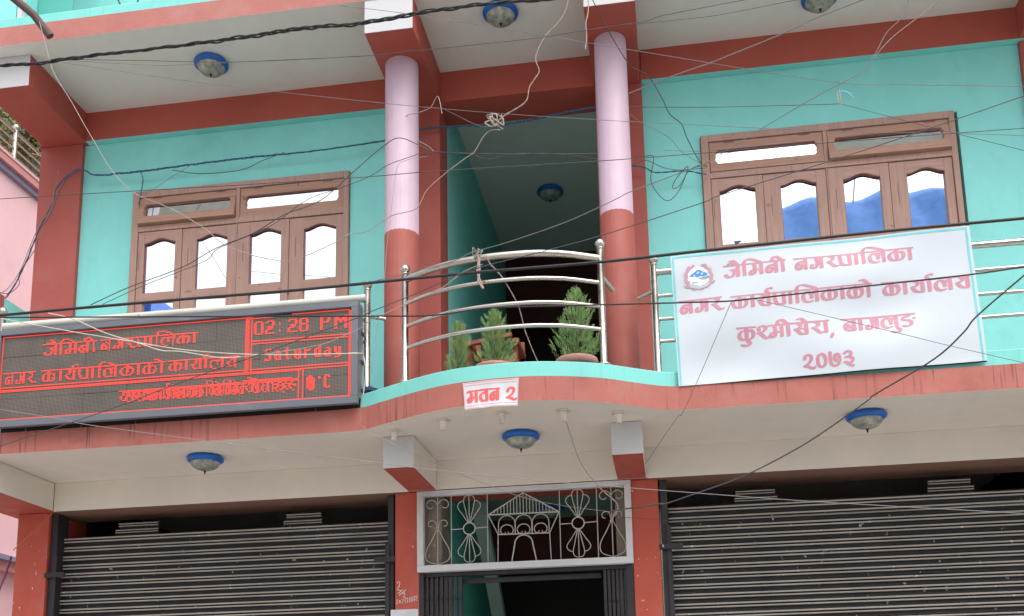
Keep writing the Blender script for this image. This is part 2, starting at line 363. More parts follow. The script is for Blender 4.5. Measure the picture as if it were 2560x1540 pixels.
# upper walls with window openings; teal
def wall_with_hole(x0, x1, z0, z1, hx0, hx1, hz0, hz1):
    m = MB()
    m.box(x0, hx0, 0, .2, z0, z1); m.box(hx1, x1, 0, .2, z0, z1); m.box(hx0, hx1, 0, .2, z0, hz0); m.box(hx0, hx1, 0, .2, hz1, z1)
    return m.build('wall', 'teal', b)
wall_with_hole(-.382, 2.164, ZS+.147, 5.556, .052, 1.786, 3.83, 5.106)
wall_with_hole(3.978, 6.571, ZS+.147, 5.556, 4.372, 6.128, 3.83, 5.092)
# balcony corridor between the pilasters
MB().box(2.38, 2.478, .221, 3.3, ZS+.147, ZU-.002).build('corridor_wall', 'teal', b)
MB().box(3.642, 3.74, .221, 3.3, ZS+.147, ZU-.002).build('corridor_wall', 'teal', b)
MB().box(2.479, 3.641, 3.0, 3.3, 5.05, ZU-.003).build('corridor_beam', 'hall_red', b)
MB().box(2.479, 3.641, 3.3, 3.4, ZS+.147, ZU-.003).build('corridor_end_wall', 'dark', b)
# second floor: what shows above the upper slab
MB().box(-.76, 8.2, .0, .2, ZU+.147, 8.8).build('wall', 'teal', b)
MB().box(-.50, -.22, -.52, -.50, ZU+.239, 8.8).build('shaded_wall_sheet', 'teal_dark', b)  # darker teal sheet stands in for wall lying in shade
MB().box(-.76, -.51, -.75, -.45, ZU+.147, 8.8).build('wall_return', 'teal', b)
MB().box(-.502, -.465, -.745, -.705, ZU+.239, 8.8).build('white_post', 'white', b)
MB().box(-.795, -.738, -.33, -.036, ZS+.147, 4.165).build('side_parapet', 'teal', b)
MB().box(-.80, -.739, -.50, -.331, ZS+.147, 4.18).build('side_parapet', 'red_col', b)

# ground floor rooms: dark shop boxes and the stair hall
for x0, x1 in ((-.50, 2.14), (3.97, 6.59)):
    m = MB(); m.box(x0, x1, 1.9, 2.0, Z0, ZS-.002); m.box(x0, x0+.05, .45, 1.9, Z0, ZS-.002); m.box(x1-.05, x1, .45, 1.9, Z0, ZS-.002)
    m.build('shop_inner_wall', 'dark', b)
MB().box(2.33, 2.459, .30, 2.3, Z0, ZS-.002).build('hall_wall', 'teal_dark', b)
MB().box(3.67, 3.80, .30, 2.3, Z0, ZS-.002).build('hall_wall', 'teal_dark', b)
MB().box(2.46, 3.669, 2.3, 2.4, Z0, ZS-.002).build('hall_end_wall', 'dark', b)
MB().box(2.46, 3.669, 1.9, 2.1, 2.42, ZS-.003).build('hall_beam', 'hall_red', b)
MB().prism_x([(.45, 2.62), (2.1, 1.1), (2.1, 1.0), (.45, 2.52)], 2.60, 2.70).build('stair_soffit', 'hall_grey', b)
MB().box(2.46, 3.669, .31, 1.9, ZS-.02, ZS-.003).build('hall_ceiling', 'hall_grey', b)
MB().box(2.46, 3.669, -.2, 2.3, Z0, Z0+.12).build('door_step', 'floor', b)

# ------------------------------------------------------------------ windows
def arch(x0, x1, z, h, zt):
    """outline of a rail whose lower edge is an ogee arch"""
    w = x1-x0; out = [(x0, zt), (x0, z)]
    for k in range(17):
        t = k/16; a = abs(t-.52)*2
        out.append((x0+w*t, z+h*(.5+.5*math.cos(math.pi*min(1, a*1.05)))**.8))
    return out+[(x1, z), (x1, zt)]
def dedupe(p):
    o = [p[0]]
    for q in p[1:]:
        if abs(q[0]-o[-1][0])+abs(q[1]-o[-1][1]) > 1e-5: o.append(q)
    return o
def window(dx, dz, tilts, sticker):
    zb, zt = 3.845, 5.10+dz
    f = MB(); Y0, Y1 = -.028, .10
    f.box(.058+dx, .112+dx, Y0, Y1, zb, zt); f.box(1.742+dx, 1.782+dx, Y0, Y1, zb, zt)
    f.box(.112+dx, 1.742+dx, Y0, Y1, 5.048+dz, zt); f.box(.112+dx, 1.742+dx, Y0, Y1, zb, zb+.05); f.box(.112+dx, 1.742+dx, Y0+.002, Y1, 4.764+dz, 4.81+dz)
    f.box(.898+dx, .926+dx, Y0+.002, Y1, 4.81+dz, 5.048+dz); f.box(.902+dx, .912+dx, Y0+.006, Y1, zb+.05, 4.764+dz)
    win = f.build('window', ['wood'], b, bevel=.003)
    MB().box(.112+dx, 1.742+dx, .085, .099, 4.81+dz, 5.048+dz).build('window_backing', 'dark', win)
    # casements
    for i, (a, c, g0, g1) in enumerate(((.116, .470, .168, .417), (.474, .900, .588, .833), (.914, 1.320, 1.012, 1.259), (1.324, 1.739, 1.435, 1.684))):
        a += dx; c += dx; g0 += dx; g1 += dx; y0, y1 = -.020+.004*(i % 2), .022
        m = MB(); st = g0-a
        m.box(a, g0, y0, y1, zb+.054, 4.760+dz); m.box(g1, c, y0, y1, zb+.054, 4.760+dz)
        m.box(g0, g1, y0, y1, zb+.054, 3.93+dz, 2); m.box(g0, g1, y0+.001, y1, 4.192+dz, 4.262+dz, 2)
        m.prism_y(dedupe(arch(g0, g1, 4.668+dz, .034, 4.760+dz)), y0+.001, y1, 2)
        # bead round the opening
        bz = dedupe(arch(g0+.0005, g1-.0005, 4.658+dz, .034, 4.666+dz))
        pts = [(g0+(g1-g0)*k/16, y0+.006, 4.664+dz+.034*(.5+.5*math.cos(math.pi*min(1, abs(k/16-.52)*2.1)))**.8) for k in range(17)]
        m.tube(pts, .0055, 5, 1); m.box(g0, g0+.004, y0+.006, y1-.004, 4.262+dz, 4.664+dz, 1)
        m.build('casement', ['wood', 'bead', 'wood_h'], win, bevel=.0015)
        tl = (rng.random()-.5)*.012; tr = (rng.random()-.5)*.01
        for z0, z1 in ((4.256+dz, 4.706+dz), (3.925+dz, 4.198+dz)):
            p = MB(); yy = .006
            p.add([(g0-.006, yy+tr, z0), (g1+.006, yy-tr, z0), (g1+.006, yy-tr+tl*.3, z1), (g0-.006, yy+tr+tl*.3, z1), (g0-.006, yy+tr+.004, z0), (g1+.006, yy-tr+.004, z0), (g1+.006, yy-tr+tl*.3+.004, z1), (g0-.006, yy+tr+tl*.3+.004, z1)],
                  [(0, 1, 2, 3), (5, 4, 7, 6), (0, 4, 5, 1), (3, 2, 6, 7), (0, 3, 7, 4), (1, 5, 6, 2)]).build('pane', 'glass', win)
        # bolt line and hinge on the stile
        MB().box(a+.046 if i else a+.01, (a+.049 if i else a+.013), y0-.002, y0, 4.45+dz, 4.60+dz).build('bolt', 'bead', win)
    # transom lights, hung at the top
    for k, (a, c, tilt) in enumerate(((.116, .896, tilts[0]), (.928, 1.739, tilts[1]))):
        a += dx; c += dx; top, bot = 5.045+dz, 4.812+dz
        gx0, gx1, gz0, gz1 = a+.056, c-.056, bot+.062, top-.064
        t = math.radians(tilt); piv = (-.016, top)
        def rot(v): # swing out about the top edge
            y, z = v[1]-piv[0], v[2]-piv[1]
            return (v[0], piv[0]+y*math.cos(t)+z*math.sin(t), piv[1]-y*math.sin(t)+z*math.cos(t))
        m = MB(); y0, y1 = -.016, .018
        m.box(a, c, y0, y1, gz1, top); m.box(a, c, y0, y1, bot, gz0)
        for sgn, xs, xe in ((1, a, gx0), (-1, c, gx1)):   # stiles with a curly inner edge
            pr = [(xs, gz0), (xe, gz0)]
            for q in range(1, 12):
                u = q/12; pr.append((xe+sgn*(-.010+.0*u if 0 else -.016*math.sin(math.pi*u)**.7+.006*math.cos(math.pi*4*(u-.5))*(.5)), gz0+(gz1-gz0)*u))
            pr += [(xe, gz1), (xs, gz1)]
            m.prism_y(pr, y0+.001, y1)
        m.box(gx0-.004, gx1+.004, y0+.004, y0+.010, gz1-.006, gz1-.001, 1)
        for hx in (a+.10, c-.16): m.box(hx, hx+.075, y0-.003, y0, top-.012, top-.005, 1)
        m.v = [rot(v) for v in m.v]; m.build('transom', ['wood_tan', 'bead'], win, bevel=.0015)
        p = MB(); p.box(gx0-.03, gx1+.03, .004, .008, gz0-.02, gz1+.02); p.v = [rot(v) for v in p.v]; p.build('transom_pane', 'glass', win)
        if sticker and k == 0:
            for s0, s1 in ((.012, .046), (.055, .105)):
                q = MB(); q.box(gx0+s0, gx0+s1, .0025, .0035, gz0+.008, gz1-.018); q.v = [rot(v) for v in q.v]; q.build('sticker', 'paper', win)
    return win
window(0, 0, (11, 0.6), True)
window(4.318, -.012, (3.6, 10.5), False)

# ------------------------------------------------------------------ roller shutters
def shutter(x0, x1, ztop, stubs, label):
    sh = MB().tube([(x0, .44, 2.47), (x1, .44, 2.47)], .032, 12).build('roller_shutter', 'rust', b)
    MB().box(x0-.052, x0-.004, -.03, .10, Z0, 2.585).build('guide_rail', 'black', sh, bevel=.002); MB().box(x1+.004, x1+.046, -.03, .10, Z0, 2.585).build('guide_rail', 'black', sh, bevel=.002)
    MB().box(x0-.02, x0+.012, -.045, -.031, Z0, 2.27).build('guide_strip', 'black', sh, bevel=.002); MB().box(x1-.012, x1+.02, -.045, -.031, Z0, 2.24).build('guide_strip', 'black', sh, bevel=.002)
    MB().box(x0-.068, x0+.085, -.062, -.047, 2.108, 2.145).build('latch_bar', 'black', sh)
    MB().box(x1-.085, x1+.062, -.062, -.047, 2.108, 2.145).build('latch_bar', 'black', sh)
    # one interlocking slat: two rolled edges, pale from wear and painted sky sheen, around a black hollow; profile in (y, z)
    P = .0655
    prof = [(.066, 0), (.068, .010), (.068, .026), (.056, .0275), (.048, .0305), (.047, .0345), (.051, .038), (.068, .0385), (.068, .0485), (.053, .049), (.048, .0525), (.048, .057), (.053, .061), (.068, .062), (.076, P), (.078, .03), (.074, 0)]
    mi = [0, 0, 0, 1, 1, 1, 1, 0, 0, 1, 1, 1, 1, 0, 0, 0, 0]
    first = None; z = ztop-P
    while z > Z0+.1:
        if first is None:
            m = MB(); m.prism_x([(y, z+q) for y, q in prof], x0, x1, mi); first = m.build('slat', ['slat', 'slat_worn_sheen'], sh); zf = z
        else:
            c = first.copy(); COL.objects.link(c); c.parent = sh; c.location = (rng.uniform(-.006, .006), rng.uniform(-.0025, .0025), z-zf)
            c.rotation_euler = (0, rng.uniform(-.0006, .0006), 0)
        z -= P
    for a, c, zz in stubs:      # spare slat ends curling over the roller
        for k in range(2):
            m = MB(); m.prism_x([(y+.035+.02*k, ztop+.001+.052*k+q*.8) for y, q in prof], a+.012*k, c-.012*k, mi); m.build('slat_stub', ['slat', 'slat_worn_sheen'], sh)
    return sh
shutter(-.392, 2.088, 2.418, ((-.01, .325, 0), (1.285, 1.572, 0)), '')
shutter(4.025, 6.555, 2.412, ((4.47, 4.755, 0), (5.72, 6.01, 0)), '')

# ------------------------------------------------------------------ grille over the door
g = thing('window_grille', 'white iron grille with house and flower pattern in a chalky frame above the door', 'grille', (3.05, -.07, 2.02))
f = MB(); gx0, gx1, gz0, gz1 = 2.312, 3.782, 2.023, 2.588; ix0, ix1, iz0, iz1 = 2.357, 3.738, 2.068, 2.553
f.box(gx0, gx1, -.085, -.03, iz1, gz1); f.box(gx0, gx1, -.085, -.03, gz0, iz0); f.box(gx0, ix0, -.085, -.03, iz0, iz1); f.box(ix1, gx1, -.085, -.03, iz0, iz1)
f.build('frame', 'frame_white', g, bevel=.003)
GY = -.055
def bar(pts, name='bar', r=.0034):
    P = [(x, GY, z) for x, z in pts]; return MB().tube(P, r, 6).build(name, 'iron_white', g)
def spiral(cx, cz, r, turn, start, sgn, n=18):
    return [(cx+sgn*(r*(1-.62*k/n))*math.cos(start+turn*k/n), cz+(r*(1-.62*k/n))*math.sin(start+turn*k/n)) for k in range(n+1)]
for x in (2.452, 2.548, 2.80, 3.297, 3.550, 3.648): bar([(x, iz0), (x, iz1)])
for cx in (2.452, 3.648):
    for s in (-1, 1):
        bar(spiral(cx+s*.048, 2.49, .044, -math.pi*1.75, math.pi*.95, s), 'scroll')          # top scrolls
        bar([(cx, 2.30)]+spiral(cx+s*.045, 2.355, .036, -math.pi*1.6, math.pi*1.05, s), 'scroll')
        bar(cat_rom([(cx, 2.33), (cx+s*.04, 2.25), (cx+s*.082, 2.17), (cx+s*.075, 2.105), (cx, 2.073)], 5), 'drop')
for cx in (2.673, 3.420):
    cz = 2.315
    bar([(cx+.041*math.cos(a*math.pi/10), cz+.041*math.sin(a*math.pi/10)) for a in range(21)], 'ring', .0048)
    bar([(2.548 if cx < 3 else 3.297, cz-.002), (cx-.042, cz)]); bar([(cx+.042, cz), (2.80 if cx < 3 else 3.550, cz+.004)])
    for s in (-1, 1):
        base = cz+s*.044; tip = cz+s*.232
        bar([(cx, base), (cx, tip)])
        for q in (-1, 1):
            bar(cat_rom([(cx+q*.006, base), (cx+q*.026, base+s*.09), (cx+q*.038, base+s*.145), (cx+q*.034, base+s*.172), (cx+q*.018, base+s*.187), (cx, base+s*.190)], 5), 'petal')
            bar(cat_rom([(cx+q*.010, base), (cx+q*.045, base+s*.055), (cx+q*.076, base+s*.100), (cx+q*.078, base+s*.125), (cx+q*.060, base+s*.145), (cx+q*.040, base+s*.150)], 5), 'petal')
bar([(2.805, 2.402), (3.293, 2.400)], 'eave', .005); bar([(2.805, 2.402), (3.049, 2.545), (3.293, 2.400)], 'gable', .005)
for k in range(1, 22):
    x = 2.805+.488*k/22; zt = 2.402+.143*(1-abs(x-3.049)/.244); bar([(x, 2.402), (x, zt)], 'gable_rod', .003)
bar([(2.805, 2.402), (2.874, 2.262), (3.225, 2.258), (3.293, 2.400)], 'base_line', .0045)
bar([(2.872, 2.262), (2.868, iz0)]); bar([(3.225, 2.258), (3.232, iz0)])
for cx in (2.933, 3.048, 3.165):
    bar([(cx-.057, 2.262)]+[(cx+.057*math.cos(math.pi*(1-k/12)), 2.335+.057*math.sin(math.pi*(1-k/12))) for k in range(13)]+[(cx+.057, 2.262)], 'arch')
    for s in (-1, 1):
        bar([(cx, 2.328)]+[(cx+s*.044*math.sin(a*.32), 2.290+.038*math.cos(a*.32)) for a in range(1, 8)]+[(cx+s*.014, 2.262), (cx+s*.010, 2.278)], 'scroll', .0035)
bar([(2.962, iz0)]+[(3.047+.062*math.cos(math.pi*(1-k/12)), 2.19+.062*math.sin(math.pi*(1-k/12))) for k in range(13)]+[(3.132, iz0)], 'arch', .005)

# ------------------------------------------------------------------ collapsible gate in the doorway
gt = thing('collapsible_gate', 'black folding iron gate pushed open to both sides of the doorway', 'gate', (3.05, .02, Z0+.12))
MB().box(2.318, 3.778, -.028, .028, 1.996, 2.022).build('head_rail', 'black', gt)
MB().box(2.60, 3.556, .04, .06, 1.950, 1.984).build('cross_bar', 'black', gt)
MB().box(2.319, 2.350, -.05, -.029, Z0+.12, 2.02).build('jamb', 'black', gt); MB().box(3.73, 3.778, -.05, -.029, Z0+.12, 2.02).build('jamb', 'black', gt)
bars = [2.358+.0335*k for k in range(8)]+[3.575+.0275*k for k in range(6)]
fst = None
for i, x in enumerate(bars):
    if fst is None: fst = MB().box(x, x+.019, -.02, .005, Z0+.13, 1.994).build('upright', 'black', gt)
    else:
        c = fst.copy(); COL.objects.link(c); c.parent = gt; c.location = (x-bars[0], rng.uniform(-.004, .004), 0)
for i, x in enumerate(bars):
    for z in (1.84, 1.30):
        MB().ball((x+.0095, -.022, z-.06*(i > 7)), .007, 0, 8).build('rivet', 'black', gt)
for k in range(7): MB().box(bars[k]+.004, bars[k]+.014, .006, .012, Z0+.3, 1.97).build('lattice_bar', 'black', gt)

# ------------------------------------------------------------------ ceiling lamps
def lamp(x, y, zc, label, r=.120):
    t = thing('ceiling_lamp', label, 'lamp', (x, y, zc), 'blue rimmed dome lamps on the ceilings')
    MB().lathe(x, y, [(.02, zc-.001), (r-.010, zc-.001), (r, zc-.012), (r+.003, zc-.020), (r, zc-.030), (r-.018, zc-.044), (r-.026, zc-.042)], 40).build('rim', 'blue', t)
    q = r-.022
    MB().lathe(x, y, [(q*math.cos(a*math.pi/18), zc-.038-.060*math.sin(a*math.pi/18)) for a in range(9)]+[(.004, zc-.099)], 40).build('bowl', 'lampglass', t)
    MB().lathe(x, y, [(.001, zc-.098), (.008, zc-.099), (.009, zc-.105), (.004, zc-.110), (.006, zc-.114), (.001, zc-.124)], 12).build('finial', 'dark', t)
    return t
lamp(.878, -.470, ZU, 'blue rimmed dome lamp under the upper left soffit, crossed by a wire')
lamp(3.048, -.635, ZU, 'blue rimmed dome lamp under the soffit between the two white beam ends')
lamp(5.200, -.405, ZU, 'blue rimmed dome lamp cut off by the top edge of the photo')
lamp(3.10, 1.74, ZU, 'dark blue dome lamp hanging in the shaded corridor ceiling')
lamp(.970, -.525, ZS, 'blue rimmed dome lamp under the lower left soffit above the left shutter')
lamp(3.120, -.590, ZS, 'blue rimmed dome lamp under the bowed balcony above the door')
lamp(5.243, -.560, ZS, 'blue rimmed dome lamp under the lower right soffit beside the thick cable')
lamp(3.06, 1.45, ZS-.021, 'blue dome lamp inside the stair hall seen through the grille')


# lamp holders round the bowed soffit
for (x, y), lab in zip(((2.362, -.835), (2.706, -.985), (3.075, -1.05), (3.437, -1.01), (3.757, -.90)),
                       ('leftmost, above the left white beam', 'second from the left, under the balcony', 'under the paper sign', 'behind the hanging rope', 'rightmost, above the right white beam')):
    t = thing('lamp_holder', 'empty cream bulb holder on the bowed soffit, '+lab, 'lamp holder', (x, y, ZS), 'empty bulb holders under the bowed balcony')
    a = rng.uniform(-.3, .3); pl = MB(); w = .042
    pts = [(x+w*1.15*math.cos(a+k*math.pi/2+.78), y+w*1.15*math.sin(a+k*math.pi/2+.78)) for k in range(4)]
    pl.prism_z(pts, ZS-.010, ZS-.001).build('base_plate', 'porcelain', t, bevel=.002)
    MB().lathe(x, y, [(.001, ZS-.0105), (.030, ZS-.011), (.024, ZS-.022), (.019, ZS-.030), (.0175, ZS-.066), (.019, ZS-.070), (.0145, ZS-.071), (.0135, ZS-.045), (.001, ZS-.044)], 20).build('socket', 'porcelain', t)

# ------------------------------------------------------------------ railings
RZ = (3.722, 3.565, 3.413, 3.270)
def post(m, x, y, z0=ZS+.245, z1=3.775, r=.0205):
    m.lathe(x, y, [(.001, z0), (.036, z0), (.036, z0+.010), (.026, z0+.018), (r, z0+.026), (r, z1), (.001, z1)], 20)
def baluster(t, x, y, zb=3.805, r=.0205):
    m = MB(); post(m, x, y, z1=zb-.035, r=r); m.build('post', 'steel', t)
    q = MB(); q.lathe(x, y, [(.010, zb-.038), (.022, zb-.034), (.022, zb-.028), (.012, zb-.024)], 16); q.ball((x, y, zb), .030); q.build('finial_ball', 'steel', t)
def rail(t, pts, r): MB().tube(pts, r, 14).build('rail', 'steel', t)
def hslot(t, x0, x1, y, zs=RZ):
    for k, z in enumerate(zs): rail(t, [(x0, y, z), (x1, y, z)], .0205 if k == 0 else .0115)
YR = -.79
t = thing('balcony_railing', 'straight steel railing behind the white banner, right part of the balcony', 'railing', (5.4, YR, ZS+.245))
baluster(t, 4.006, YR); baluster(t, 6.95, YR); hslot(t, 4.02, 6.94, YR); rail(t, [(3.90, YR+.06, 3.585), (4.0, YR, 3.60)], .0125)
t = thing('balcony_railing', 'straight steel railing behind the lit display, left part of the balcony', 'railing', (.9, YR, ZS+.245))
baluster(t, 2.168, YR, 3.80); baluster(t, -.40, YR, 3.835)
MB().tube([(-.385, YR, 3.722), (2.16, YR, 3.712)], .026, 16).build('rail', 'steel_white', t)
for z in RZ[1:]: rail(t, [(-.39, YR, z), (2.155, YR, z)], .0115)
for z in RZ[1:2]: rail(t, [(2.18, YR, z+.02), (2.27, YR+.06, z+.02)], .0125)
MB().tube([(.62, YR-.02, 3.71), (.62, YR-.045, 3.70)], .012, 8).build('bracket', 'steel_white', t)
t = thing('balcony_railing', 'bowed steel railing with four curved rails around the central balcony', 'railing', (3.08, -1.1, ZS+.245))
baluster(t, 2.470, -.985, 3.79); baluster(t, 3.690, -1.045, 3.815)
for k, z in enumerate(RZ):
    r = .021 if k == 0 else .0125
    pts = cat_rom([(2.478, -.985, z), (2.62, -1.07, z), (2.81, -1.145, z), (3.02, -1.185, z), (3.21, -1.19, z), (3.35, -1.175, z), (3.51, -1.13, z), (3.685, -1.045, z)], 6)
    rail(t, pts, r)
rail(t, [(3.70, -1.04, 3.60), (3.755, -.93, 3.56)], .0125)

# ------------------------------------------------------------------ lettering: painted cells on a surface
def paint_cells(grid, res, fn, name, mat, parent, maxrun=12):
    """each lit run of cells becomes a quad lying on fn(u, v)"""
    m = MB(); H, W = grid.shape; open_ = {}
    done = []
    for j in range(H+1):
        runs = set()
        if j < H:
            row = np.concatenate(([0], grid[j].astype(np.int8), [0])); d = np.diff(row); st = np.where(d == 1)[0]; en = np.where(d == -1)[0]
            for a, e in zip(st, en):
                while e-a > maxrun: runs.add((a, a+maxrun)); a += maxrun
                runs.add((a, e))
        for k in list(open_):
            if k not in runs or j-open_[k] >= maxrun: done.append((k, open_.pop(k), j))
        for k in runs:
            if k not in open_: open_[k] = j
    for (a, e), j0, j1 in done:
        m.add([fn(a*res, j0*res), fn(e*res, j0*res), fn(e*res, j1*res), fn(a*res, j1*res)], [(0, 1, 2, 3)])
    return m.build(name, mat, parent)
# ---- Devanagari letters as broad-nib strokes. y: 0 baseline, .93 headline centre; (advance, [strokes])
S1 = lambda x: [(x, .93), (x, .1)]
RA = [[(.32, .92), (.46, .84), (.50, .70), (.42, .57), (.20, .50)], [(.20, .50), (.34, .38), (.48, .2), (.6, .09), (.74, .13)]]
GLYPHS = {
 'aa': (.40, [S1(.2)]),
 'na': (.84, [S1(.66), [(.64, .62), (.46, .68), (.26, .62), (.15, .42), (.17, .2), (.32, .1), (.43, .22), (.42, .40), (.34, .50)]]),
 'ga': (.86, [S1(.70), [(.42, .93), (.47, .62), (.46, .34), (.36, .13), (.2, .12), (.13, .24), (.19, .38)]]),
 'ra': (.70, RA),
 'pa': (.86, [S1(.70), [(.18, .93), (.19, .55), (.25, .25), (.4, .11), (.68, .12)]]),
 'la': (1.08, [S1(.90), [(.88, .66), (.76, .76), (.64, .68), (.60, .50), (.61, .34)], [(.60, .56), (.50, .74), (.32, .76), (.17, .60), (.14, .36), (.24, .14), (.44, .07), (.60, .12)]]),
 'ka': (1.06, [S1(.53), [(.52, .72), (.36, .72), (.18, .60), (.13, .38), (.22, .17), (.38, .11), (.52, .12)], [(.54, .56), (.68, .72), (.84, .68), (.91, .46), (.84, .22), (.70, .12)]]),
 'ma': (.90, [S1(.74), [(.36, .93), (.39, .6), (.38, .25), (.27, .1), (.14, .12), (.12, .28), (.2, .4), (.36, .42), (.74, .44)]]),
 'ya': (.88, [S1(.72), [(.30, .92), (.44, .84), (.47, .68), (.38, .55), (.18, .50)], [(.18, .50), (.26, .30), (.42, .14), (.72, .13)]]),
 'sa': (.94, [S1(.78), [(.32, .92), (.45, .82), (.47, .68), (.38, .56), (.17, .50)], [(.18, .50), (.32, .34), (.45, .14), (.6, .09)], [(.3, .50), (.78, .50)]]),
 'sha': (.66, [[(.16, .66), (.17, .86), (.36, .95), (.53, .84), (.50, .66), (.34, .54), (.12, .50)], [(.14, .50), (.30, .36), (.46, .14), (.58, .08), (.70, .16)]]),
 'ba': (.82, [S1(.66), [(.64, .68), (.44, .72), (.22, .62), (.15, .40), (.24, .18), (.44, .11), (.66, .14)], [(.24, .54), (.60, .26)]]),
 'va': (.80, [S1(.64), [(.62, .68), (.44, .72), (.22, .62), (.15, .40), (.24, .18), (.40, .11), (.62, .2)]]),
 'nga': (.86, [[(.5, .93), (.5, .78), (.26, .74), (.17, .62), (.28, .52), (.5, .48), (.64, .34), (.56, .14), (.34, .06), (.17, .13)], [(.80, .62), (.81, .62)]]),
 'bha': (.90, [S1(.74), [(.12, .86), (.22, .92), (.34, .84), (.37, .6), (.37, .25), (.26, .1), (.13, .14), (.12, .3), (.22, .42), (.74, .44)]]),
 'ha': (.74, [[(.42, .93), (.42, .78), (.22, .72), (.2, .56), (.45, .5), (.6, .4), (.5, .24), (.3, .2)], [(.3, .2), (.45, .08), (.62, .0)]]),
 'ru': (.84, RA + [[(.45, .5), (.62, .6), (.76, .5), (.72, .36)]]),
 '2': (.80, [[(.16, .66), (.2, .86), (.38, .95), (.56, .84), (.56, .62), (.40, .38), (.14, .20)], [(.16, .20), (.40, .14), (.56, .04), (.70, .02), (.74, .08)]]),
 '0': (.80, [[(.42, .94), (.22, .80), (.16, .5), (.22, .18), (.42, .06), (.60, .18), (.67, .5), (.60, .80), (.42, .94)]]),
 '7': (.86, [[(.16, .98), (.16, .5), (.2, .2), (.38, .06), (.58, .10), (.72, .34), (.72, .68), (.60, .84), (.46, .76), (.44, .5), (.52, .36)]]),
 '3': (.84, [[(.20, .84), (.36, .95), (.56, .90), (.60, .74), (.46, .60), (.28, .56)], [(.28, .56), (.52, .56), (.68, .42), (.62, .22), (.42, .16), (.20, .24)], [(.34, .16), (.52, .02), (.66, -.06)]]),
}
MARKS = {  # drawn at the pen position, relative to the last stem
 'e': [[(0, .93), (-.12, 1.10), (-.26, 1.22), (-.42, 1.20)]],
 'ai': [[(0, .93), (-.10, 1.12), (-.24, 1.27), (-.40, 1.26)], [(-.02, .93), (-.20, 1.06), (-.36, 1.10), (-.50, 1.06)]],
 'u': [[(.05, .0), (.16, -.14), (.1, -.28), (-.08, -.30), (-.28, -.22)]],
 'reph': [[(0, .95), (-.10, 1.10), (-.04, 1.24), (.12, 1.28), (.20, 1.24)]],
 'anus': [[(0, 1.16), (.01, 1.16)]],
}
STEM = {'aa': .2, 'na': .66, 'ga': .7, 'ra': .4, 'pa': .7, 'la': .9, 'ka': .53, 'ma': .74, 'ya': .72, 'sa': .78, 'ba': .66, 'va': .64, 'bha': .74, 'ha': .42, 'ru': .4, 'nga': .5, 'sha': .4}
NOHEAD = {'2', '0', '7', '3', 'sha', ' '}
def smooth(pts, n=7):
    if len(pts) < 3: return list(pts)
    p = [pts[0]] + list(pts) + [pts[-1]]; out = []
    for i in range(1, len(p) - 2):
        a, b, c, d = p[i-1], p[i], p[i+1], p[i+2]
        for k in range(n):
            t = k / n
            out.append(tuple(.5*((2*b[j]) + (-a[j]+c[j])*t + (2*a[j]-5*b[j]+4*c[j]-d[j])*t*t + (-a[j]+3*b[j]-3*c[j]+d[j])*t**3) for j in (0, 1)))
    out.append(pts[-1]); return out
def word(tokens):
    """strokes (polylines) and width of a word; 'i:ka' is the short i written before ka, 'ii' the long one"""
    x = 0; st = []; heads = []; last = 0
    for t in tokens:
        if t.startswith('i:'):
            c = t[2:]; w = .40 + STEM[c]
            st.append(smooth([(x+.2, .1), (x+.2, .95), (x+.24, 1.14), (x+.38, 1.27), (x+.38+w*.25, 1.25), (x+w-.05, 1.0)]))
            heads.append((x, x+.42)); x += .40; t = c
        if t == 'ii':
            st.append(smooth([(x-.36, .97), (x-.36, 1.12), (x-.24, 1.26), (x-.06, 1.22), (x+.14, .96)])); st.append([(x+.2, .98), (x+.2, .1)])
            heads.append((x, x+.40)); last = x+.2; x += .40; continue
        if t in MARKS:
            st += [smooth([(last+a, b) for a, b in s]) for s in MARKS[t]]; continue
        if t == ' ': x += .5; continue
        if t == ',': st.append([(x+.06, .08), (x-.02, -.14)]); x += .3; continue
        adv, ss = GLYPHS[t]
        st += [smooth([(x+a, b) for a, b in s]) for s in ss]
        if t not in NOHEAD: heads.append((x+(.36 if t == 'bha' else -.01), x+adv+.01))
        last = x + STEM.get(t, adv/2); x += adv
    merged = []
    for a, b in heads:
        if merged and a <= merged[-1][1]+.03: merged[-1][1] = b
        else: merged.append([a, b])
    return st, [(a, b) for a, b in merged], x
def raster(strokes, heads, res, x0, y0, sx, sy, grid, na=.115, nb=.062, hh=.06, tilt=.35):
    """paint strokes (letter units) into a boolean grid; sx, sy: metres per unit, res: metres per cell; row 0 at the bottom"""
    H, W = grid.shape
    ct, sn = math.cos(tilt), math.sin(tilt)
    a, b = na*sx, nb*sy
    R = max(a, b) + res
    for s in strokes:
        P = [(x0 + p[0]*sx, y0 + p[1]*sy) for p in s]
        for (xa, ya), (xb, yb) in zip(P, P[1:]):
            n = max(1, int(math.hypot(xb-xa, yb-ya)/(res*.5)))
            for k in range(n+1):
                cx = xa+(xb-xa)*k/n; cy = ya+(yb-ya)*k/n
                i0, i1 = max(0, int((cx-R)/res)), min(W, int((cx+R)/res)+1)
                j0, j1 = max(0, int((cy-R)/res)), min(H, int((cy+R)/res)+1)
                if i0 >= i1 or j0 >= j1: continue
                X, Y = np.meshgrid((np.arange(i0, i1)+.5)*res-cx, (np.arange(j0, j1)+.5)*res-cy)
                u = X*ct+Y*sn; v = -X*sn+Y*ct
                grid[j0:j1, i0:i1] |= (u/a)**2+(v/b)**2 <= 1
    for (ha, hb) in heads:
        i0, i1 = int((x0+ha*sx)/res), int((x0+hb*sx)/res)+1
        j0, j1 = int(round((y0+(.93-hh)*sy)/res)), int(round((y0+(.93+hh)*sy)/res))
        grid[max(0, j0):max(j1, j0+1), max(0, i0):i1] = True
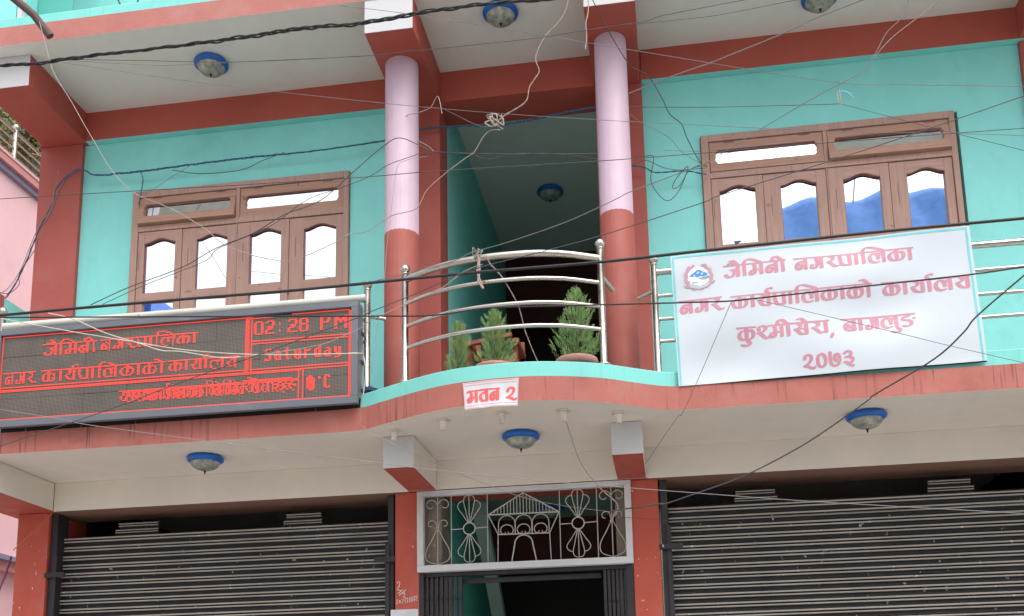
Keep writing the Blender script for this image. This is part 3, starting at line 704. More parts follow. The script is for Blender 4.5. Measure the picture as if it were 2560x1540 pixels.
WORDS = {
 'jaimini': ['ja', 'ai', 'i:ma', 'na', 'ii'], 'nagarapalika': ['na', 'ga', 'ra', 'pa', 'aa', 'i:la', 'ka', 'aa'],
 'nagar': ['na', 'ga', 'ra'], 'karyapalikako': ['ka', 'aa', 'ya', 'reph', 'pa', 'aa', 'i:la', 'ka', 'aa', 'ka', 'aa', 'e'],
 'karyalaya': ['ka', 'aa', 'ya', 'aa', 'reph', 'la', 'ya'],
 'kushmisera': ['ka', 'u', 'sha', 'ma', 'ii', 'sa', 'e', 'ra', 'aa'], 'baglung': ['ba', 'aa', 'ga', 'la', 'u', 'nga'],
 'y2073': ['2', '0', '7', '3'], 'bhavan': ['bha', 'va', 'na'], 'two': ['2'],
 'yas': ['ya', 'sa'], 'karyalayaka': ['ka', 'aa', 'ya', 'aa', 'reph', 'la', 'ya', 'ka', 'aa'],
 'vibhinna': ['i:va', 'bha', 'i:na', 'na'], 'sevaharu': ['sa', 'e', 'va', 'aa', 'ha', 'ru'],
}
GLYPHS['ja'] = (.98, [S1(.82), [(.80, .55), (.64, .62), (.46, .60)], [(.58, .60), (.62, .40), (.52, .16), (.34, .06), (.18, .14), (.12, .28)]])
STEM['ja'] = .82

def put_word(grid, res, key, u0, u1, vb, h, **kw):
    """fit a word between u0 and u1 (metres), baseline vb, letter height h"""
    st, hd, W = word(WORDS[key]); lo = min(hd[0][0], min(p[0] for q in st for p in q)-.1) if hd else .05; hi = max(hd[-1][1], W-.1) if hd else W-.05
    if key == 'nagar': hi = W
    sx = (u1-u0)/(hi-lo); raster(st, hd, res, u0-lo*sx, vb, sx, h, grid, **kw)

# ------------------------------------------------------------------ office banner
bn = thing('office_banner', 'white flex banner with four lines of faded pink Devanagari lettering and a round emblem', 'banner', (4.98, -.875, 2.95))
BW, BH = 1.742, .835
def bann(u, v, off=0.):
    s, t_ = u/BW, v/BH
    x = 4.120+u-(1-s)*.011*t_-s*.022*t_+.012*s; z = 2.944+v+s*.030
    w = .007*math.sin(7*s+4*t_)*(.4+t_*(1-t_)*2.)+.006*math.sin(9*t_-5*s+1)*t_*(1-t_)*2+.006*math.sin(2.5*s*math.pi)*math.sin(3*t_*math.pi+1.5*s)+.003*math.sin(17*s-9*t_)+.003*math.sin(13*t_+3*s)
    y = -.880+.010*t_+w-.006*math.sin(math.pi*s)-off
    return (x, y, z)
nu, nv = 90, 44; m = MB()
vs = [bann(BW*i/nu, BH*j/nv) for j in range(nv+1) for i in range(nu+1)]
m.add(vs, [(j*(nu+1)+i, j*(nu+1)+i+1, (j+1)*(nu+1)+i+1, (j+1)*(nu+1)+i) for j in range(nv) for i in range(nu)], 0, True)
m.add([(x, y+.004, z) for x, y, z in vs], [(j*(nu+1)+i, (j+1)*(nu+1)+i, (j+1)*(nu+1)+i+1, j*(nu+1)+i+1) for j in range(nv) for i in range(nu)], 0, True)
m.build('sheet', 'banner', bn)
m = MB()
for k in range(4): pass
m.tube([bann(BW*i/20, BH*.997, -.014) for i in range(21)], .008, 6); m.tube([bann(BW*i/20, .004, -.014) for i in range(21)], .008, 6)
m.build('backing_rod', 'black', bn)
res = .00175; G = np.zeros((int(BH/res), int(BW/res)), bool); bw = int(.013/res); e = int(.008/res); eb = int(.005/res)
G[eb:-e, e:e+bw] = 1; G[eb:-e, -e-bw-4:-e-4] = 1; G[-e-bw:-e, e:-e-4] = 1
paint_cells(G, res, lambda u, v: bann(u, v, .0012), 'border_print', 'banner_edge', bn, 16)
G = np.zeros((int(BH/res), int(BW/res)), bool)
BX, BZ = 4.116, 2.944
def bword(key, x0, x1, zt, zb, **kw):
    sl = .030*((x0+x1)/2-BX)/BW
    put_word(G, res, key, x0-BX, x1-BX, zb-BZ-sl, (zt-zb)/.97, **kw)
K = dict(na=.118, nb=.050, tilt=.25, hh=.055)
bword('jaimini', 4.424, 4.796, 3.690, 3.606, **K); bword('nagarapalika', 4.838, 5.530, 3.700, 3.616, **K)
bword('nagar', 4.146, 4.402, 3.487, 3.396, **K); bword('karyapalikako', 4.452, 5.272, 3.490, 3.402, **K); bword('karyalaya', 5.326, 5.826, 3.500, 3.415, **K)
bword('kushmisera', 4.474, 5.010, 3.284, 3.198, **K); bword('baglung', 5.080, 5.494, 3.292, 3.205, **K)
bword('y2073', 4.840, 5.128, 3.082, 2.996, na=.12, nb=.07, tilt=.3)
st, hd, W_ = word([',']); raster([[(x, y) for x, y in s] for s in st], [], res, 5.016-BX, 3.192-BZ-.016, .10, .09, G)
paint_cells(G, res, lambda u, v: bann(u, v, .0012), 'lettering', 'ink', bn, 10)
# emblem
em_x, em_z = 4.276-BX, 3.628-BZ
def blob(name, mat, off, polys):
    m = MB()
    for poly in polys:
        n = len(poly); c = (sum(p[0] for p in poly)/n, sum(p[1] for p in poly)/n)
        vs = [bann(em_x+c[0], em_z+c[1], off)]+[bann(em_x+x, em_z+y, off) for x, y in poly]
        m.add(vs, [(0, 1+i, 1+(i+1) % n) for i in range(n)])
    return m.build(name, mat, bn)
def disc(cx, cy, r, n=8): return [(cx+r*math.cos(2*math.pi*k/n), cy+r*math.sin(2*math.pi*k/n)) for k in range(n)]
blob('emblem_ground', 'e_white', .0012, [disc(0, -.002, .066, 24)])
fl = []; lf = []
for k in range(34):
    a = math.radians(110+ (320*k/33) if False else 68-316*k/33); 
    rr = .076+.004*math.sin(k*2.1)
    if -0.94 < math.sin(a) or True:
        fl.append(disc(rr*math.cos(a), rr*math.sin(a)*.98, .0115+.003*math.sin(k*1.7), 7))
        o = rr+.019; lf.append([(rr*math.cos(a-.05), rr*math.sin(a-.05)), (o*math.cos(a+.02), o*math.sin(a+.02)), (rr*math.cos(a+.06), rr*math.sin(a+.06))])
blob('emblem_wreath', 'e_red', .0018, [p for p in fl if p[0][1] > -.075]+lf[2:-2])
blob('emblem_mountain', 'e_blue', .0024, [[(-.056, .006), (-.040, .020), (-.018, .034), (-.004, .044), (.012, .042), (.028, .030), (.052, .020), (.058, .010), (.030, .000), (.010, .002), (-.008, -.006), (-.022, .006), (-.038, .0)]])
blob('emblem_snow', 'e_light', .0029, [[(-.012, .024), (.0, .034), (.006, .026), (-.004, .016)], [(.014, .020), (.026, .026), (.030, .016), (.018, .010)], [(-.034, .010), (-.022, .018), (-.020, .008)]])
blob('emblem_hills', 'e_green', .0024, [[(-.006, -.010), (.012, -.006), (.034, -.002), (.060, .004), (.062, -.012), (.040, -.022), (.014, -.020)], [(-.052, -.030), (-.030, -.032), (-.004, -.032), (-.006, -.038), (-.034, -.040)]])
blob('emblem_ribbon', 'e_grey', .0034, [[(-.058, -.050), (-.045, -.042), (-.02, -.052), (.0, -.056), (.025, -.052), (.048, -.040), (.058, -.046), (.055, -.062), (.028, -.074), (.0, -.079), (-.028, -.075), (-.055, -.064)]])
blob('emblem_ribbon_tail', 'e_red', .0029, [[(-.098, -.048), (-.060, -.054), (-.055, -.066), (-.078, -.066), (-.084, -.056)], [(.100, -.034), (.090, -.044), (.058, -.060), (.052, -.050), (.086, -.034)]])

# ------------------------------------------------------------------ paper sign on the balcony edge
ps = thing('paper_sign', 'small white paper sign with red frame stuck on the bowed balcony edge, reading bhavan 2', 'sign', (3.042, -1.24, 2.77))
SW, SH = .336, .166
def psn(u, v, off=0.):
    s, t_ = u/SW, v/SH; x = 2.874+u+.004*(1-s)*(1-t_)*3-.010*s*(1-t_); z = 2.770+v+.001+.006*max(0, .5-abs(s-.5))*(1-t_)
    curl = .020*max(0, .24-t_)**1.2*(1+math.sin(3*s))
    return (x, ybulge(x)-.006-off-curl-.002*math.sin(11*s+3*t_), z)
nu, nv = 30, 14; m = MB(); vs = [psn(SW*i/nu, SH*j/nv) for j in range(nv+1) for i in range(nu+1)]
q = [(j*(nu+1)+i, j*(nu+1)+i+1, (j+1)*(nu+1)+i+1, (j+1)*(nu+1)+i) for j in range(nv) for i in range(nu)]
m.add(vs, q, 0, True); m.add([(x, y+.0015, z) for x, y, z in vs], [f[::-1] for f in q], 0, True); m.build('sheet', 'paper', ps)
res = .00125; G = np.zeros((int(SH/res), int(SW/res)), bool)
H_, W_ = G.shape
for o, w in ((3, 2), (15, 2)):
    a = o; G[a:a+w, a//2:W_-a//2] = 1; G[H_-a-w:H_-a, a//2:W_-a//2] = 1
    if o == 3: G[a:H_-a, a//2:a//2+w] = 1; G[a:H_-a, W_-a//2-w:W_-a//2] = 1
put_word(G, res, 'bhavan', .020, .226, .034, .082, na=.13, nb=.07); put_word(G, res, 'two', .262, .322, .036, .078, na=.12, nb=.08)
paint_cells(G, res, lambda u, v: psn(u, v, .001), 'lettering', 'ink_red', ps, 8)

# ------------------------------------------------------------------ LED display board
ld = thing('led_display', 'grey framed LED display board with red running text and the time 02:28 PM', 'display', (.93, -.9, 2.95))
YL = -.930; LX0, LX1, LZ0, LZ1 = -.281, 2.110, 3.007, 3.583
m = MB(); fx0, fx1, fz0, fz1 = -.313, 2.158, 2.955, 3.624
m.box(fx0, fx1, YL-.022, YL+.09, LZ1+.004, fz1); m.box(fx0, fx1, YL-.022, YL+.012, fz0, LZ0-.004); m.box(fx0, LX0-.004, YL-.022, YL+.09, LZ0-.004, LZ1+.004); m.box(LX1+.004, fx1, YL-.022, YL+.09, LZ0-.004, LZ1+.004)
m.build('cabinet', 'frame_grey', ld, bevel=.003)
MB().box(fx0+.01, fx1-.01, -.862, -.849, ZS+.148, ZS+.27).build('shade_strip', 'dark', ld)  # dark strip put in as the shade beneath the board
MB().box(LX0-.003, LX1+.003, YL+.03, YL+.060, LZ0-.02, LZ1+.003).build('back_panel', 'dark', ld)
mw, mh = (LX1-LX0)/8, (LZ1-LZ0)/4; fst = None
for i in range(8):
    for j in range(4):
        if fst is None: fst = MB().box(LX0+.0006, LX0+mw-.0006, YL, YL+.02, LZ0+.0006, LZ0+mh-.0006).build('led_module', 'led', ld)
        else: c = fst.copy(); COL.objects.link(c); c.parent = ld; c.location = (i*mw, rng.uniform(-.0012, .0012), j*mh)
for k, x in enumerate((-.12, .27, .65, 1.00, 1.36, 1.86)):
    MB().tube([(x, -.862, ZS+.147), (x, -.862, ZS+.25)], .0065, 8).build('stand_rod', 'steel', ld)
m = MB()
for z in (3.05, 3.24, 3.43): m.box(fx1, 2.165, YL+.05, YL+.15, z, z+.02)
m.build('mounting_clamp', 'black', ld)
G = np.zeros((64, 256), bool)
def row(r0, r1, c0, c1): G[64-r1-1:64-r0, c0:c1+1] = 1     # rows counted from the top
for a in ((0, 0, 0, 186), (0, 0, 214, 254), (1, 1, 183, 200), (0, 63, 0, 0), (1, 63, 254, 255), (63, 63, 0, 255), (39, 39, 0, 183), (41, 42, 0, 186), (1, 40, 181, 182), (1, 40, 185, 185),
          (18, 18, 186, 254), (20, 20, 186, 254), (39, 39, 186, 254), (41, 41, 186, 254), (42, 63, 219, 219), (42, 63, 222, 222), (42, 42, 186, 220), (1, 39, 183, 183)): row(*a)
def lw(key, c0, c1, rt, rb, **kw): put_word(G, 1, key, c0, c1, 64-rb, (rb-rt)/.97, **kw)
KL = dict(na=.088, nb=.045, tilt=0, hh=.03)
lw('jaimini', 31.5, 71.8, 8.4, 17.4, **KL); lw('nagarapalika', 74.2, 146.6, 8.2, 17.0, **KL)
lw('nagar', 2.9, 26.5, 28.8, 37.6, **KL); lw('karyapalikako', 31, 123.1, 28.6, 37.6, **KL); lw('karyalaya', 125.5, 176.2, 28.5, 37.0, **KL)
for dx_, dz_ in ((0, 0), (4, 1)):    # scrolling line caught twice by the camera
    lw('yas', 90+dx_, 106+dx_, 48.2+dz_, 56.8+dz_, na=.09, nb=.05, tilt=0); lw('karyalayaka', 108+dx_, 152+dx_, 48+dz_, 56.5+dz_, na=.08, nb=.04, tilt=0)
    lw('vibhinna', 153+dx_, 178+dx_, 47.8+dz_, 56.6+dz_, na=.08, nb=.04, tilt=0); lw('sevaharu', 180+dx_, 214+dx_, 47.6+dz_, 56.4+dz_, na=.08, nb=.04, tilt=0)
F5 = {'0': ['01110', '11011', '11011', '11011', '11011', '11011', '11011', '11011', '11011', '01110'], '2': ['01110', '11011', '00011', '00011', '00110', '00110', '01100', '11000', '11000', '11111'],
      '8': ['01110', '11011', '11011', '11011', '01110', '11011', '11011', '11011', '11011', '01110'], 'P': ['11110', '11011', '11011', '11011', '11110', '11000', '11000', '11000', '11000', '11000'],
      'M': ['110000011', '111000111', '111101111', '111111111', '110111011', '110010011', '110000011', '110000011', '110000011', '110000011'], ':': ['0', '0', '1', '1', '0', '0', '0', '1', '1', '0'],
      'S': ['01111', '11011', '11000', '11000', '01110', '00011', '00011', '11011', '11110', '00000'], 'a': ['00000', '00000', '01110', '00011', '01111', '11011', '11011', '11011', '01111', '00000'],
      't': ['01100', '01100', '11110', '01100', '01100', '01100', '01100', '01101', '00110', '00000'], 'u': ['00000', '00000', '11011', '11011', '11011', '11011', '11011', '11011', '01111', '00000'],
      'r': ['00000', '00000', '11011', '11110', '11000', '11000', '11000', '11000', '11000', '00000'], 'd': ['00011', '00011', '01111', '11011', '11011', '11011', '11011', '11011', '01111', '00000'],
      'y': ['00000', '00000', '11011', '11011', '11011', '11011', '01111', '00011', '00011', '11110'], 'o': ['110', '110', '000', '000', '000', '000', '000', '000', '000', '000'],
      'C': ['01110', '11011', '11000', '11000', '11000', '11000', '11000', '11000', '11011', '01110']}
def bits(s, c, r, adv, wide=1, tall=1, fat=False):
    for ch in s:
        if ch != ' ':
            for j, line in enumerate(F5[ch]):
                if fat and len(line) == 5: line = line[:3]+line[2]*2+line[3:]
                for i, k in enumerate(line):
                    if k == '1':
                        for p in range(wide):
                            for q_ in range(tall): G[63-(r+j*tall+q_), c+i*wide+p] = 1
        c += adv[ch] if isinstance(adv, dict) and ch in adv else (adv['*'] if isinstance(adv, dict) else adv)
bits('02', 187, 4, 8, fat=True); bits(':', 205, 4, 4); bits('28', 211, 4, 8, fat=True); bits('P', 234, 4, 8, fat=True); bits('M', 244, 4, 8)
bits('Saturday', 195, 25, 7)
bits('0', 225, 47, 7); bits('0', 226, 48, 7); bits('o', 233, 48, 4); bits('C', 237, 47, 6)
m = MB(); px, pz = PITCH[0], PITCH[2]
for j in range(64):
    for i in range(256):
        if G[j, i]:
            x, z = LX0+(i+.07)*px, LZ0+(j+.09)*pz
            m.add([(x, YL-.003, z), (x+px*.86, YL-.003, z), (x+px*.86, YL-.003, z+pz*.82), (x, YL-.003, z+pz*.82)], [(0, 1, 2, 3)])
m.build('lit_diodes', 'lit', ld)

# ------------------------------------------------------------------ potted thujas on the balcony
def thuja(seed, h, w, lean, yellow):
    r = random.Random(seed); m = MB(); V, F, MI = [], [], []
    n = int(430*h/.42)
    for k in range(n):
        t = (k+r.random())/n; z = h*(.0+.93*t)
        prof = (.62+.5*math.sin(min(1, t*2.2+.1)*math.pi*.5))*(1-t)**.5*(.92+.08*math.sin(9*t))
        a = r.uniform(0, 2*math.pi); lump = 1+.28*math.sin(3*a+6*t+seed)+.18*math.sin(5*a-11*t+seed)
        R_ = w*prof*lump*r.uniform(.1, .78)
        c = Vector((math.cos(a)*R_+lean*t, math.sin(a)*R_, z))
        up = r.uniform(.55, 1.5)+1.2*t; d = Vector((math.cos(a)*.8, math.sin(a)*.8, up)).normalized()
        side = d.cross(Vector((r.uniform(-1, 1), r.uniform(-1, 1), r.uniform(-.3, .3)))).normalized(); L = r.uniform(.045, .085)*(1.05-.35*t)
        mi = 1 if r.random() < (yellow if z > h*.1 else 0.3) else 0
        q0 = side*.0013; o = len(V); V += [c-q0, c+q0, c+d*L+q0*.4, c+d*L-q0*.4]; F.append((o, o+1, o+2, o+3)); MI.append(mi)
        for s in range(1, 9):      # leaflets alternate along the spray
            f = s/9; sg = 1 if s % 2 else -1; ang = sg*r.uniform(.45, .75)
            dd = (d*math.cos(ang)+side*math.sin(ang)).normalized(); l = L*(.42-.28*f)*r.uniform(.8, 1.3); p0 = c+d*L*f
            q = dd.cross(d.cross(side)).normalized()*.0021; o = len(V); V += [p0, p0+dd*l*.5+q, p0+dd*l, p0+dd*l*.5-q]; F.append((o, o+1, o+2, o+3)); MI.append(mi)
    m.add(V, F, MI); m.tube([(0, 0, -.05), (lean*.4, 0, h*.5), (lean*.9, 0, h*.85)], .009, 6, 2, True, .3)
    for k in range(16):
        t = .1+.7*k/16; a = k*2.4; m.tube([(lean*t, 0, h*t), (lean*t+math.cos(a)*w*.6*(1-t), math.sin(a)*w*.6*(1-t), h*t+.07)], .003, 4, 2)
    return m
for x, y, zt, h, w, lean, yel, seed, lab in ((3.505, -.76, 3.195, .475, .168, .012, .15, 3, 'largest potted thuja, right of the hanging rope'),
                                             (2.985, -.72, 3.205, .385, .146, .0, .2, 5, 'middle potted thuja in front of the wooden armrest'),
                                             (2.735, -.66, 3.10, .46, .104, .006, .5, 9, 'thin yellowish potted thuja nearest the left column')):
    t = thing('potted_plant', lab, 'plant', (x, y, ZS+.146), 'potted thujas behind the curved rail')
    z0 = ZS+.146; R_ = .128 if seed != 9 else .10
    MB().lathe(x, y, [(.001, z0+.001), (R_*.7, z0+.001), (R_*.93, zt-.045), (R_*.97, zt-.045), (R_*1.03, zt-.040), (R_*1.05, zt-.012), (R_*1.02, zt), (R_*.95, zt-.002), (R_*.92, zt-.03)], 36).build('pot', 'pot', t)
    MB().lathe(x, y, [(.001, zt-.028), (R_*.93, zt-.030)], 24).build('soil', 'soil', t)
    m = thuja(seed, h, w, lean, yel); m.v = [(v[0]+x, v[1]+y, v[2]+zt) for v in m.v]; m.build('foliage', ['leaf', 'leaf_y', 'bark'], t)

# wooden chair behind the plants
t = thing('wooden_chair', 'varnished wooden armchair standing behind the potted thujas', 'chair', (2.95, -.25, ZS+.146))
cz = ZS+.146
for x in (2.74, 3.05):
    for y in (-.42, -.08): MB().box(x, x+.035, y, y+.035, cz, 3.47 if y < -.2 else 3.62).build('leg', 'chair', t)
    MB().prism_x([(-.47, 3.470), (-.10, 3.490), (-.10, 3.515), (-.47, 3.496)], x-.012, x+.047).build('armrest', 'chair', t)
MB().box(2.74, 3.085, -.40, -.06, 3.30, 3.33).build('seat', 'chair', t)
MB().box(2.74, 3.085, -.08, -.055, 3.45, 3.52).build('back_slat', 'chair', t)
MB().prism_y([(2.70, 3.445), (3.06, 3.502), (3.06, 3.525), (2.70, 3.472)], -.50, -.475).build('front_rail', 'chair', t)

# ------------------------------------------------------------------ upper edge details
MB().tube([(-.50, -1.30, 6.20), (-.27, -1.15, 5.975), (-.14, -1.06, 5.87), (-.045, -1.0, 5.735)], .028, 10).build('rusty_pole', 'rust')
tag(bpy.data.objects['rusty_pole'], 'rusty brown pole jutting down over the upper slab edge at the top left corner', 'pole')
for x, n, lab, yl in ((.62, 40, 'leafy yellow green potted plant on the upper balcony curb', 1), (.36, 5, 'bare twigs of a potted plant on the upper balcony curb', 0)):
    t = thing('balcony_plant', lab, 'plant', (x, -.66, ZU+.147)); r = random.Random(4)
    MB().lathe(x, -.66, [(.001, ZU+.148), (.05, ZU+.148), (.07, ZU+.225), (.062, ZU+.225), (.06, ZU+.21), (.001, ZU+.21)], 20).build('pot', 'pot', t)
    m = MB()
    if yl:
        for k in range(90):
            a = r.uniform(0, 6.28); d = Vector((math.cos(a), math.sin(a), r.uniform(-.25, .8))).normalized(); c = Vector((x, -.66, ZU+.26))+d*r.uniform(.02, .13); s = Vector((-d.y, d.x, r.uniform(-.5, .5))).normalized()*.013
            l = r.uniform(.04, .07); m.add([c, c+d*l*.5+s, c+d*l, c+d*l*.5-s], [(0, 1, 2, 3)], k % 2)
        m.build('foliage', ['leaf_far_y', 'leaf_y'], t)
    else:
        for dx_, dz_ in ((-.10, .22), (.07, .20), (.0, .12), (-.03, .10), (.12, .15)): m.tube([(x, -.66, ZU+.2), (x+dx_*.5, -.70, ZU+.2+dz_*.5), (x+dx_, -.72, ZU+.2+dz_)], .006, 5)
        m.build('foliage', 'bark', t)

# chalk marks on the left lower pilaster
ck = thing('chalk_writing', 'white chalk figures 2/2 and 2079/11/12 scrawled on the lower left red pilaster', 'writing', (2.235, -.057, 1.78))
m = MB()
def scr(p, r=.0028): m.tube([(x, -.0585, z) for x, z in p], r, 5)
scr([(2.166, 1.955), (2.176, 1.972), (2.186, 1.962), (2.180, 1.936), (2.166, 1.914), (2.180, 1.910), (2.196, 1.902)])
scr([(2.172, 1.885), (2.205, 1.913)]); scr([(2.180, 1.872), (2.228, 1.912)])
scr([(2.205, 1.882), (2.218, 1.892), (2.222, 1.880), (2.210, 1.858), (2.224, 1.856), (2.238, 1.848)])
zz = 1.812
for k, (ch, w) in enumerate((('2', .022), ('0', .018), ('7', .018), ('9', .02), ('|', .012), ('|', .012), ('|', .012), ('|', .012), ('|', .010), ('2', .02))):
    x = 2.158+sum(v for _, v in (('2', .022), ('0', .018), ('7', .018), ('9', .02), ('|', .012), ('|', .012), ('|', .012), ('|', .012), ('|', .010), ('2', .02))[:k]); z = zz+.0035*k*.6
    if ch == '2': scr([(x, z+.026), (x+.008, z+.034), (x+.013, z+.026), (x+.002, z+.004), (x+.015, z+.004)], .0022)
    elif ch == '0': scr([(x+.006, z+.026), (x, z+.014), (x+.006, z+.004), (x+.012, z+.014), (x+.006, z+.026)], .0022)
    elif ch == '7': scr([(x, z+.030), (x+.013, z+.030), (x+.004, z)], .0022)
    elif ch == '9': scr([(x+.012, z+.030), (x+.003, z+.030), (x+.003, z+.018), (x+.012, z+.020), (x+.012, z+.032), (x+.008, z+.002)], .0022)
    else: scr([(x+.003, z), (x+.006, z+.036)], .0022)
m.build('writing', 'chalk', ck)
tag(MB().box(2.122, 2.314, -.062, -.0585, 1.62, 1.775).build('notice_paper', 'paper'), 'blank top of a white paper pasted on the red pilaster at the bottom edge', 'paper')

